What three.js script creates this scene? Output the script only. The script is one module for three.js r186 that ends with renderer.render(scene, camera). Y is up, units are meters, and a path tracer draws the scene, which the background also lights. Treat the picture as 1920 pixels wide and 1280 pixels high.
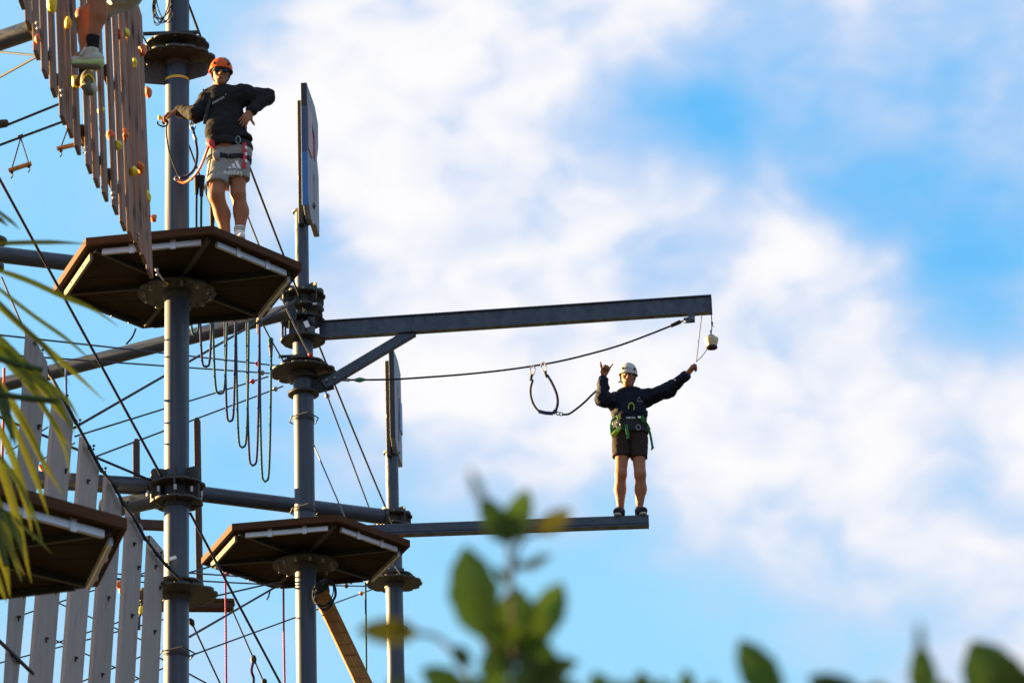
import * as THREE from 'three';
import { mergeGeometries, mergeVertices, toCreasedNormals } from 'three/addons/utils/BufferGeometryUtils.js';
import { ImprovedNoise } from 'three/addons/math/ImprovedNoise.js';
import { DecalGeometry } from 'three/addons/geometries/DecalGeometry.js';

// ------------------------------------------------------------------ camera, sky, sun, exposure
const scene = new THREE.Scene();
const F = 7700, EYE = new THREE.Vector3(0, 1.6, 0), PITCH = THREE.MathUtils.degToRad(22), ROLL = THREE.MathUtils.degToRad(-1.8);
const camera = new THREE.PerspectiveCamera(2 * Math.atan(640 / F) * 180 / Math.PI, 1.5, 0.3, 4000);
camera.rotation.order = 'YXZ';
camera.rotation.set(PITCH, 0, ROLL);
camera.position.copy(EYE);
camera.focus = 41.5; camera.userData.fStop = 4.2;
const renderer = new THREE.WebGLRenderer({ antialias: true });
renderer.toneMapping = THREE.LinearToneMapping;
const EXPOSURE = 8;
renderer.toneMappingExposure = EXPOSURE;
renderer.shadowMap.enabled = true;

const noise = new ImprovedNoise();
const clamp = THREE.MathUtils.clamp, lerp = THREE.MathUtils.lerp, smooth = THREE.MathUtils.smoothstep;
const fbm = (x, y, z, oct) => { let s = 0, a = 0.5; for (let i = 0; i < oct; i++) { s += a * noise.noise(x, y, z); x = x * 2.03 + 7.1; y = y * 2.03 + 3.7; z = z * 2.03 + 1.3; a *= 0.5; } return s; };
// How much cloud stands in each direction of the bank ahead: one digit every 0.89 degrees, from the left and from the top.
const COVER = [
  '22235789878656655', '22237998875545455', '22228999864234445', '22226899876564335',
  '11225478887697523', '11124688887677644', '11123589999877788', '11123466788887778',
  '11112334445777777', '22222211112456677', '33343211101234567', '33333211111123457',
].map((r) => [...r].map(Number));
const cubic = (a, b, c, d, t) => b + 0.5 * t * (c - a + t * (2 * a - 5 * b + 4 * c - d + t * (3 * (b - c) + d - a)));
function cover(u, v) {                                    // u, v in steps of the table
  const at = (i, j) => COVER[clamp(j, 0, COVER.length - 1)][clamp(i, 0, 16)];
  const i = Math.floor(u), j = Math.floor(v), fu = u - i, fv = v - j, r = [];
  for (let k = -1; k < 3; k++) r.push(cubic(at(i - 1, j + k), at(i, j + k), at(i + 1, j + k), at(i + 2, j + k), fu));
  return cubic(r[0], r[1], r[2], r[3], fv) / 9;
}
function skyTexture() {
  const W = 4096, H = 4096, data = new Float32Array(W * H * 4);
  const cp = Math.cos(PITCH), sp = Math.sin(PITCH), cr = Math.cos(ROLL), sr = Math.sin(ROLL);
  for (let row = 0; row < H; row++) {
    const el = ((row + 0.5) / H - 0.5) * Math.PI, dy = Math.sin(el), ce = Math.cos(el);
    for (let col = 0; col < W; col++) {
      const o = (row * W + col) * 4;
      let r, g, b;
      if (el < -0.01) { r = 0.10; g = 0.12; b = 0.14; }
      else {
        const az = ((col + 0.5) / W - 0.5) * 2 * Math.PI, dx = ce * Math.cos(az), dz = ce * Math.sin(az);
        // where this direction lies in the bank ahead (tangent plane round 22 degrees up, tilted a little)
        const fz = -(dz * cp) + dy * sp, fy = dy * cp + dz * sp;
        let inside = 0, px = 0, py = 0;
        if (fz > 0.7) {
          const X = dx / fz, Y = fy / fz;
          px = X * cr + Y * sr; py = -X * sr + Y * cr;
          px = px * 64.17 + 8; py = -py * 64.17 + 5.333;      // steps of 0.89 degrees
          inside = (1 - smooth(Math.abs(px - 8), 9.5, 14)) * (1 - smooth(Math.abs(py - 5.333), 6.5, 11));
        }
        const near = inside > 0, oct = near ? 5 : 4;
        let t = 0.58 + 1.15 * fbm(dx * 4.2 + 3, dy * 6.5, dz * 4.2, oct) + 0.5 * fbm(dx * 17, dy * 24 + 5, dz * 17, 3);
        if (near) {
          const k = 26, wx = fbm(dx * k, dy * k * 1.3, dz * k + 9, 4), wy = fbm(dx * k + 31, dy * k * 1.3, dz * k, 4);
          const c0 = cover(px + wx * 0.8, py + wy * 0.7);
          const d = fbm(dx * 50 + wx, dy * 60 + wy, dz * 50, 5);
          t = lerp(t, c0 + d * 0.4 * (0.4 + Math.min(1, c0 * 1.2)) - 0.01, inside);
        }
        t = clamp(t, 0, 1.1);
        const down = near ? clamp(py / 10.67, 0, 1) : 0.3, hi = smooth(el, 0.0, 0.5), pale = near ? lerp(1 - hi, Math.max(smooth(down, 0.25, 0.95), 0.8 * (1 - smooth(px, 2.5, 6.5))), inside) : 1 - hi;
        const c = smooth(t, 0.07, 0.9), w = smooth(t, 0.48, 1.06);
        r = lerp(lerp(0.115, 0.34, pale), lerp(0.64, 0.985, w), c);
        g = lerp(lerp(0.51, 0.725, pale), lerp(0.725, 0.975, w), c);
        b = lerp(lerp(0.97, 1.02, pale), lerp(0.93, 0.995, w), c);
      }
      data[o] = r / EXPOSURE; data[o + 1] = g / EXPOSURE; data[o + 2] = b / EXPOSURE; data[o + 3] = 1;
    }
  }
  const t = new THREE.DataTexture(data, W, H, THREE.RGBAFormat, THREE.FloatType);
  t.mapping = THREE.EquirectangularReflectionMapping; t.magFilter = THREE.LinearFilter; t.needsUpdate = true;
  return t;
}
const sky = skyTexture();
scene.background = sky; scene.environment = sky;

const sunDir = (() => { const az = THREE.MathUtils.degToRad(115), el = THREE.MathUtils.degToRad(10); return new THREE.Vector3(-Math.sin(az) * Math.cos(el), Math.sin(el), Math.cos(az) * Math.cos(el)); })();
const sun = new THREE.DirectionalLight(new THREE.Color(1, 0.66, 0.27), 5);
sun.position.copy(sunDir).multiplyScalar(80).add(new THREE.Vector3(-2, 14, -40));
sun.target.position.set(-2, 14, -40);
sun.castShadow = true; sun.shadow.mapSize.set(4096, 4096);
Object.assign(sun.shadow.camera, { left: -20, right: 20, top: 20, bottom: -20, near: 1, far: 200 });
scene.add(sun, sun.target);

// ------------------------------------------------------------------ helpers
const v3 = (x, y, z) => new THREE.Vector3(x, y, z);
let seed = 7;
const rnd = () => { seed = (seed * 1664525 + 1013904223) >>> 0; return seed / 4294967296; };
const rr = (a, b) => a + (b - a) * rnd();
const euler = new THREE.Euler(PITCH, 0, ROLL, 'YXZ');
const ray = (x, y) => v3((x - 960) / F, (640 - y) / F, -1).applyEuler(euler);
const V = (x, y, z) => { const d = ray(x, y); return EYE.clone().addScaledVector(d, z / -d.z); };            // the point of a sight line that is z metres ahead
const LV = (x, y, Y) => { const d = ray(x, y); return EYE.clone().addScaledVector(d, (Y - EYE.y) / d.y); };   // ... that is at height Y
const onPlane = (x, y, p, n) => { const d = ray(x, y); return EYE.clone().addScaledVector(d, p.clone().sub(EYE).dot(n) / d.dot(n)); };
const used = new Map(), bases = new WeakMap();
const numbered = (n) => { const k = used.get(n) ?? 0; used.set(n, k + 1); return k ? n + '_' + String(k).padStart(3, '0') : n; };
function tag(o, label, category, group, kind) { if (label) o.userData.label = label; if (category) o.userData.category = category; if (group) o.userData.group = group; if (kind) o.userData.kind = kind; return o; }
function thing(name, label, category, base = v3(0, 0, 0), group) {
  const o = new THREE.Group(); o.name = numbered(name); o.position.copy(base); scene.add(o); bases.set(o, base.clone());
  return tag(o, label, category, group, 'thing');
}
const flat = (list) => {
  const gs = [list].flat(2).map((g) => (g.index ? g.toNonIndexed() : g));
  for (const g of gs) { for (const k of Object.keys(g.attributes)) if (!['position', 'normal', 'uv'].includes(k)) g.deleteAttribute(k); if (!g.attributes.uv) boxUV(g); }
  return gs.length === 1 ? gs[0] : mergeGeometries(gs);
};
function part(parent, name, geos, mat, label) {                       // geometry in world places, under its thing
  const g = flat(geos).clone(), b = bases.get(parent);
  g.translate(-b.x, -b.y, -b.z);
  const m = new THREE.Mesh(g, mat); m.name = name; m.castShadow = m.receiveShadow = true; parent.add(m); bases.set(m, b);
  if (label) m.userData.label = label;
  return m;
}
const stuffPart = (...a) => tag(part(...a), null, null, null, 'stuff');
function single(name, label, category, geos, mat, group, kind) {      // a thing that is one mesh
  const g = flat(geos).clone(); g.computeBoundingBox();
  const c = g.boundingBox.getCenter(v3()); c.y = g.boundingBox.min.y; g.translate(-c.x, -c.y, -c.z);
  const m = new THREE.Mesh(g, mat); m.name = numbered(name); m.position.copy(c); m.castShadow = m.receiveShadow = true; scene.add(m); bases.set(m, c.clone());
  return tag(m, label, category, group, kind ?? 'thing');
}
function boxUV(g) {                                                    // metres, v along y
  const p = g.attributes.position, n = g.attributes.normal, uv = new Float32Array(p.count * 2);
  for (let i = 0; i < p.count; i++) {
    const ax = Math.abs(n.getX(i)), ay = Math.abs(n.getY(i)), az = Math.abs(n.getZ(i)), x = p.getX(i), y = p.getY(i), z = p.getZ(i);
    if (ay >= ax && ay >= az) { uv[2 * i] = x; uv[2 * i + 1] = z; } else if (ax >= az) { uv[2 * i] = z; uv[2 * i + 1] = y; } else { uv[2 * i] = x; uv[2 * i + 1] = y; }
  }
  g.setAttribute('uv', new THREE.BufferAttribute(uv, 2));
  return g;
}
function prismBox(w, l, d) {                                           // a board along y with chamfered long edges, grain along v
  const c = Math.min(0.006, w * 0.12, d * 0.12), s = new THREE.Shape();
  s.moveTo(-w / 2 + c, -d / 2); s.lineTo(w / 2 - c, -d / 2); s.lineTo(w / 2, -d / 2 + c); s.lineTo(w / 2, d / 2 - c); s.lineTo(w / 2 - c, d / 2); s.lineTo(-w / 2 + c, d / 2); s.lineTo(-w / 2, d / 2 - c); s.lineTo(-w / 2, -d / 2 + c); s.closePath();
  const g = new THREE.ExtrudeGeometry(s, { depth: l, bevelEnabled: false });
  g.rotateX(-Math.PI / 2); g.computeVertexNormals();
  boxUV(g);
  const uv = g.attributes.uv, ou = rr(0, 9), ov = rr(0, 9);
  for (let i = 0; i < uv.count; i++) uv.setXY(i, uv.getX(i) + ou, uv.getY(i) + ov);
  return g;
}
function bar(a, b, w, d, side = v3(1, 0, 0), shift = 0) {               // board or beam from a to b; w is measured along side
  const y = b.clone().sub(a), l = y.length(); y.normalize();
  const z = side.clone().cross(y).normalize(), x = y.clone().cross(z).normalize();
  const g = prismBox(w, l, d); if (shift) g.translate(0, 0, shift);
  return g.applyMatrix4(new THREE.Matrix4().makeBasis(x, y, z).setPosition(a));
}
function rod(a, b, r, r2 = r, seg = 14) {
  const y = b.clone().sub(a), g = new THREE.CylinderGeometry(r2, r, y.length(), seg, 1).translate(0, y.length() / 2, 0);
  return g.applyQuaternion(new THREE.Quaternion().setFromUnitVectors(v3(0, 1, 0), y.normalize())).translate(a.x, a.y, a.z);
}
function tube(points, r, seg, radial = 7, closed = false) { return new THREE.TubeGeometry(new THREE.CatmullRomCurve3(points, closed, 'centripetal'), seg ?? points.length * 6, r, radial, closed); }
function sagging(a, b, sag) { const o = []; for (let i = 0; i <= 10; i++) { const t = i / 10, p = a.clone().lerp(b, t); p.y -= sag * 4 * t * (1 - t); o.push(p); } return o; }
const ball = (c, r, s = [1, 1, 1], d = 2) => { const g = new THREE.IcosahedronGeometry(r, d).scale(...s); g.computeVertexNormals(); return g.translate(c.x, c.y, c.z); };
function prism(poly, y0, y1) {                                          // poly: [x, z] convex, anticlockwise seen from above or not
  const pos = [], n = poly.length, cx = poly.reduce((s, p) => s + p[0], 0) / n, cz = poly.reduce((s, p) => s + p[1], 0) / n;
  let area = 0; poly.forEach((p, i) => { const q = poly[(i + 1) % n]; area += p[0] * q[1] - q[0] * p[1]; });
  if (area > 0) poly = [...poly].reverse();                             // now the top winds towards +y
  const tri = (a, b, c) => pos.push(...a, ...b, ...c);
  for (let i = 0; i < n; i++) {
    const a = poly[i], b = poly[(i + 1) % n];
    tri([cx, y1, cz], [a[0], y1, a[1]], [b[0], y1, b[1]]);
    tri([cx, y0, cz], [b[0], y0, b[1]], [a[0], y0, a[1]]);
    tri([a[0], y0, a[1]], [b[0], y0, b[1]], [b[0], y1, b[1]]); tri([a[0], y0, a[1]], [b[0], y1, b[1]], [a[0], y1, a[1]]);
  }
  const g = new THREE.BufferGeometry(); g.setAttribute('position', new THREE.Float32BufferAttribute(pos, 3)); g.computeVertexNormals();
  return boxUV(g);
}
function clipHalf(poly, px, pz, nx, nz) {                               // keeps the side n points to
  const out = [], d = (p) => (p[0] - px) * nx + (p[1] - pz) * nz;
  poly.forEach((p, i) => { const q = poly[(i + 1) % poly.length], a = d(p), b = d(q); if (a >= 0) out.push(p); if (a * b < 0) { const t = a / (a - b); out.push([lerp(p[0], q[0], t), lerp(p[1], q[1], t)]); } });
  return out;
}

// ------------------------------------------------------------------ materials
function tex(w, h, f, srgb) {
  const d = new Uint8Array(w * h * 4);
  for (let y = 0; y < h; y++) for (let x = 0; x < w; x++) { const c = f(x / w, y / h), o = (y * w + x) * 4; for (let k = 0; k < 3; k++) d[o + k] = clamp(Math.round((c.length ? c[k] : c) * 255), 0, 255); d[o + 3] = 255; }
  const t = new THREE.DataTexture(d, w, h); t.wrapS = t.wrapT = THREE.RepeatWrapping; t.magFilter = THREE.LinearFilter; t.needsUpdate = true; if (srgb) t.colorSpace = THREE.SRGBColorSpace; return t;
}
const loop2 = (u, v, k, q, oct, z = 0) => { const a = u * 2 * Math.PI, b = v * 2 * Math.PI; return fbm(Math.cos(a) * k + Math.sin(b) * q * 0.7 + z, Math.sin(a) * k + 11, Math.cos(b) * q + z, oct); };   // seamless
const toS = (c) => 255 * (c <= 0.0031308 ? 12.92 * c : 1.055 * Math.pow(c, 1 / 2.4) - 0.055) / 255;
const shades = (base, f, w = 256, h = 256) => tex(w, h, (u, v) => { const k = f(u, v); return base.map((c) => toS(clamp(c * k, 0, 1))); }, true);
const knots = (u, v) => { let k = 1; for (const [x, y] of [[0.2, 0.3], [0.7, 0.62], [0.45, 0.9], [0.88, 0.12]]) { const d = Math.hypot((u - x) * 6, (v - y) * 14); k *= 1 - 0.55 * Math.exp(-d * d * 3); } return k; };
const grain = (u, v) => 1 + 0.85 * loop2(u, v, 5.5, 0.9, 4) + 0.35 * loop2(u, v, 14, 1.2, 3, 4);
const rep = (t, x, y = x) => { t = t.clone(); t.repeat.set(x, y); t.needsUpdate = true; return t; };
const std = (o) => new THREE.MeshStandardMaterial({ roughness: 0.7, ...o });
const phys = (o) => new THREE.MeshPhysicalMaterial({ roughness: 0.7, ...o });
const lin = (r, g, b) => new THREE.Color().setRGB(r, g, b);
const grainBump = tex(256, 256, (u, v) => 0.5 + 0.5 * loop2(u, v, 7, 1.1, 4));
const mottle = tex(256, 256, (u, v) => 0.5 + 0.6 * loop2(u, v, 2.2, 2.2, 5));
const speckBump = tex(256, 256, (u, v) => 0.5 + 0.5 * loop2(u, v, 9, 9, 3));
const weave = tex(128, 128, (u, v) => 0.5 + 0.2 * Math.sin(u * 64 * Math.PI) * Math.sin(v * 64 * Math.PI) + 0.25 * loop2(u, v, 3, 3, 3));
const braid = (c) => tex(32, 32, (u, v) => { const k = ((u + v) % 1 < 0.32 ? 0.35 : 1) * ((u - v + 1) % 1 < 0.3 ? 1.9 : 1); return c.map((x) => toS(clamp(x * k, 0, 1))); }, true);
const M = {
  steel: std({ map: rep(shades([0.0225, 0.034, 0.06], (u, v) => 1 + 0.34 * loop2(u, v, 2, 2, 5) + 0.3 * Math.max(0, loop2(u, v, 12, 1.2, 3, 5) - 0.15) - 0.5 * Math.max(0, loop2(u, v, 3, 1, 4, 8) - 0.2), 512, 512), 0.7), roughness: 0.9, roughnessMap: rep(mottle, 1), metalness: 0.0, bumpMap: rep(speckBump, 4), bumpScale: 0.0002 }),
  steelDark: std({ map: rep(shades([0.016, 0.017, 0.021], (u, v) => 1 + 0.5 * loop2(u, v, 3, 3, 4)), 2), roughness: 0.6, metalness: 0.1 }),
  plate: std({ map: rep(shades([0.04, 0.038, 0.035], (u, v) => 1 + 0.7 * loop2(u, v, 3, 3, 5)), 1.5), roughness: 0.6, metalness: 0.2 }),
  rust: std({ map: rep(shades([0.0544, 0.0269, 0.0205], (u, v) => 1 + 0.6 * loop2(u, v, 3, 3, 4)), 1.5), roughness: 0.85 }),
  zinc: std({ color: lin(0.28, 0.28, 0.27), roughness: 0.45, metalness: 0.8 }),
  bracketPlate: phys({ specularIntensity: 0.2, map: rep(shades([0.15, 0.142, 0.12], (u, v) => 1 + 0.25 * loop2(u, v, 4, 1, 4)), 2), roughness: 0.7 }),
  alu: std({ map: rep(shades([0.4, 0.41, 0.44], (u, v) => 1 + 0.14 * loop2(u, v, 4, 1, 4)), 2), roughness: 0.42, metalness: 0.85 }),
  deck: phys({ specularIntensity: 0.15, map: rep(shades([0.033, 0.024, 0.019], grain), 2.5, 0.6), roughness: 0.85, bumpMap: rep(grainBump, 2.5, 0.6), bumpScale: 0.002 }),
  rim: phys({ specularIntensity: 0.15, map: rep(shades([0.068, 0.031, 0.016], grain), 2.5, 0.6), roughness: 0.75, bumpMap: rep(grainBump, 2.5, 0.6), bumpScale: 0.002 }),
  slat: [0.9, 1, 1.12].map((k) => phys({ specularIntensity: 0.15, map: rep(shades([0.22 * k, 0.147 * k, 0.118 * k], (u, v) => grain(u, v) * knots(u, v) * (1 - 0.45 * Math.max(0, loop2(u, v, 18, 0.5, 2, 9) - 0.12) / 0.2)), 2.5, 0.6), roughness: 0.8, bumpMap: rep(grainBump, 3, 0.6), bumpScale: 0.003 })),
  batten: phys({ specularIntensity: 0.15, map: rep(shades([0.06, 0.035, 0.028], grain), 2.5, 0.6), roughness: 0.85 }),
  grey: [0.93, 1, 1.07].map((k, i) => phys({ specularIntensity: 0.2, map: rep(shades([0.265 * k, 0.238 * k, 0.232 * k], (u, v) => 1 + 0.2 * loop2(u, v, 3, 0.6, 4, i) + 0.16 * loop2(u, v, 1.5, 1.5, 4, 3 + i) - 0.5 * Math.max(0, loop2(u, v, 2, 0.8, 4, 8 + i) - 0.16)), 1.2, 0.6), roughness: 0.75, bumpMap: rep(grainBump, 2.5, 0.6), bumpScale: 0.001 })),
  pine: phys({ specularIntensity: 0.15, map: rep(shades([0.3, 0.15, 0.055], grain), 2, 0.5), roughness: 0.75, bumpMap: rep(grainBump, 2, 0.5), bumpScale: 0.002 }),
  stick: phys({ specularIntensity: 0.15, map: rep(shades([0.28, 0.17, 0.07], grain), 3, 1), roughness: 0.75 }),
  cable: phys({ color: lin(0.022, 0.024, 0.034), roughness: 0.7, specularIntensity: 0.25 }),
  ferrule: std({ color: lin(0.25, 0.26, 0.28), roughness: 0.45, metalness: 0.6 }),
  black: std({ color: lin(0.01, 0.01, 0.013), roughness: 0.7 }),
  strap: std({ color: lin(0.009, 0.009, 0.012), roughness: 0.85, bumpMap: rep(weave, 12), bumpScale: 0.0005 }),
  navy: std({ map: rep(braid([0.022, 0.022, 0.085]), 60, 1), roughness: 0.9 }), teal: std({ map: rep(braid([0.018, 0.085, 0.092]), 60, 1), roughness: 0.9 }),
  pink: std({ map: rep(braid([0.36, 0.04, 0.13]), 40, 1), roughness: 0.85 }), red: std({ color: lin(0.48, 0.02, 0.025), roughness: 0.6 }),
  blueRope: std({ color: lin(0.02, 0.09, 0.3), roughness: 0.8 }), greenSleeve: std({ color: lin(0.02, 0.16, 0.06), roughness: 0.5 }), orangeSleeve: std({ color: lin(0.5, 0.2, 0.06), roughness: 0.6 }),
  yellow: std({ color: lin(0.72, 0.55, 0.02), roughness: 0.55, bumpMap: rep(speckBump, 12), bumpScale: 0.001 }), orange: std({ color: lin(0.62, 0.12, 0.012), roughness: 0.55, bumpMap: rep(speckBump, 12), bumpScale: 0.001 }),
  tape: std({ color: lin(0.7, 0.48, 0.03), roughness: 0.5 }),
  white: std({ color: lin(0.75, 0.75, 0.77), roughness: 0.5 }), signBlue: std({ color: lin(0.03, 0.13, 0.36), roughness: 0.5 }), signRed: std({ color: lin(0.45, 0.02, 0.03), roughness: 0.5 }), signFace: std({ map: rep(shades([0.17, 0.175, 0.21], (u, v) => 1 + 0.2 * loop2(u, v, 2, 2, 4)), 1), roughness: 0.6 }),
  bell: std({ map: rep(shades([0.48, 0.39, 0.25], (u, v) => 1 + 0.3 * loop2(u, v, 2, 2, 4)), 3), roughness: 0.5, metalness: 0.2 }),
  skin: phys({ map: rep(shades([0.3, 0.122, 0.064], (u, v) => 1 + 0.22 * loop2(u, v, 3, 3, 5)), 3), roughness: 0.55, specularIntensity: 0.3 }),
  lip: std({ color: lin(0.3, 0.09, 0.08), roughness: 0.5 }), hair: std({ color: lin(0.03, 0.018, 0.01), roughness: 0.7 }),
  eyeWhite: std({ color: lin(0.6, 0.57, 0.54), roughness: 0.3 }), iris: std({ color: lin(0.02, 0.013, 0.01), roughness: 0.2 }),
};
const cloth = (c, rough = 0.9, v = 0.35) => phys({ specularIntensity: 0.2, map: rep(shades(c, (u, w) => 1 + v * loop2(u, w, 3, 3, 5)), 2.5), roughness: rough, bumpMap: rep(weave, 10), bumpScale: 0.0008 });
Object.assign(M, { hoodie: cloth([0.018, 0.0165, 0.018]), shortsGrey: cloth([0.27, 0.258, 0.245]), jacket: cloth([0.0085, 0.0105, 0.022], 0.7), shortsBrown: cloth([0.032, 0.021, 0.019]), shortsBlue: cloth([0.36, 0.42, 0.46]),
  sock: cloth([0.66, 0.66, 0.66]), sockDark: cloth([0.016, 0.014, 0.016]), shoeDark: cloth([0.02, 0.018, 0.021], 0.7), shoeGrey: cloth([0.42, 0.44, 0.4], 0.7), sole: std({ color: lin(0.12, 0.11, 0.08), roughness: 0.8 }), lime: std({ color: lin(0.28, 0.42, 0.02), roughness: 0.6 }),
  harnessGreen: std({ color: lin(0.025, 0.15, 0.035), roughness: 0.8 }), shellOrange: phys({ color: lin(0.6, 0.085, 0.01), roughness: 0.45, specularIntensity: 0.3 }), shellWhite: phys({ color: lin(0.4, 0.39, 0.37), roughness: 0.5, specularIntensity: 0.4 }),
  lens: phys({ color: lin(0.01, 0.03, 0.05), roughness: 0.08, metalness: 0.6 }) });
const CABLE_TONES = [M.cable, phys({ color: lin(0.02, 0.024, 0.055), roughness: 0.7, specularIntensity: 0.25 }), std({ color: lin(0.12, 0.12, 0.12), roughness: 0.5, metalness: 0.5 })];

// ------------------------------------------------------------------ ground
{
  const g = new THREE.PlaneGeometry(3000, 3000, 1, 1).rotateX(-Math.PI / 2);
  const uv = g.attributes.uv; for (let i = 0; i < uv.count; i++) uv.setXY(i, uv.getX(i) * 3000, uv.getY(i) * 3000);
  const m = new THREE.Mesh(g, std({ map: rep(shades([0.028, 0.03, 0.016], (u, v) => 1 + 0.5 * loop2(u, v, 3, 3, 5)), 0.13), roughness: 0.95 }));
  m.name = 'ground'; m.receiveShadow = true; scene.add(m); tag(m, null, null, null, 'structure');
}

// ------------------------------------------------------------------ the three steel poles
const ZL = 34.6, ZM = 42.34, ZR = 51, LEVEL = 16.28, PR = 0.112;
const XL = -3.05, XM = -2.327, XR = -1.642;
const yAt = (x, py, z) => { let lo = 0, hi = 40; const p = v3(x, 0, -z), inv = new THREE.Quaternion().setFromEuler(euler).invert(); for (let i = 0; i < 40; i++) { p.y = (lo + hi) / 2; const q = p.clone().sub(EYE).applyQuaternion(inv); (640 - F * q.y / -q.z > py) ? lo = p.y : hi = p.y; } return lo; };
const yL = (py) => yAt(XL, py, ZL), yM = (py) => yAt(XM, py, ZM), yR = (py) => yAt(XR, py, ZR);
const ringPlate = (x, y, z, r, n, turn = 0, t = 0.02, hole = 0.02, depth = 0.05) => {     // a lobed plate round a pole
  const s = new THREE.Shape(), N = n * 8;
  for (let i = 0; i < N; i++) { const a = (i / N) * 2 * Math.PI, k = r * (1 - depth + depth * Math.sqrt(Math.abs(Math.cos(a * n / 2)))); i ? s.lineTo(k * Math.cos(a), k * Math.sin(a)) : s.moveTo(k, 0); }
  s.closePath();
  for (let i = 0; i < n; i++) { const a = (i / n) * 2 * Math.PI, h = new THREE.Path(); h.absarc(r * 0.84 * Math.cos(a), r * 0.84 * Math.sin(a), hole, 0, 2 * Math.PI, true); s.holes.push(h); }
  const c = new THREE.Path(); c.absarc(0, 0, PR - 0.004, 0, 2 * Math.PI, true); s.holes.push(c);
  return new THREE.ExtrudeGeometry(s, { depth: t, bevelEnabled: false, curveSegments: 8 }).rotateX(-Math.PI / 2).rotateY(turn).translate(x, y, z);
};
const collar = (x, y, z, h, r = PR + 0.016) => new THREE.LatheGeometry([[PR - 0.002, 0], [r, 0], [r, h], [PR - 0.002, h]].map((p) => new THREE.Vector2(...p)), 36).translate(x, y, z);
const gusset = (x, y, z, a, len, h, dip, t = 0.016) => {                                   // an upright plate standing out from a pole
  const s = new THREE.Shape(); s.moveTo(PR - 0.01, 0); s.lineTo(len - 0.05, dip); s.quadraticCurveTo(len, dip, len, dip + 0.05); s.lineTo(len, h - 0.05); s.quadraticCurveTo(len, h, len - 0.05, h); s.lineTo(PR - 0.01, h); s.closePath();
  const o = new THREE.Path(); o.absarc(len - 0.055, (h + dip) / 2, 0.018, 0, 2 * Math.PI, true); s.holes.push(o);
  return new THREE.ExtrudeGeometry(s, { depth: t, bevelEnabled: false }).translate(0, 0, -t / 2).rotateY(a).translate(x, y, z);
};
const boltRing = (x, y, z, r, n, turn) => { const o = []; for (let i = 0; i < n; i++) { const a = turn + (i / n) * 2 * Math.PI; o.push(new THREE.CylinderGeometry(0.016, 0.016, 0.05, 6).translate(x + r * Math.cos(a), y, z + r * Math.sin(a))); } return o; };
const stepRing = (x, y, z, turn = 0) => { const p = [], k = [0.17, 0.25, 0.17, 0.17, 0.25, 0.17]; for (let i = 0; i < 6; i++) { const a = turn + (i / 6) * 2 * Math.PI; p.push(v3(x + k[i] * Math.cos(a), y, z + k[i] * Math.sin(a))); } const o = []; p.forEach((q, i) => o.push(rod(q, p[(i + 1) % 6], 0.007, 0.007, 6))); o.push(collar(x, y - 0.025, z, 0.05, PR + 0.006)); return o; };
const shaft = (x, z, y0, y1, r) => new THREE.CylinderGeometry(r, r, y1 - y0, 48, 1, false).translate(x, (y0 + y1) / 2, z);

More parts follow.
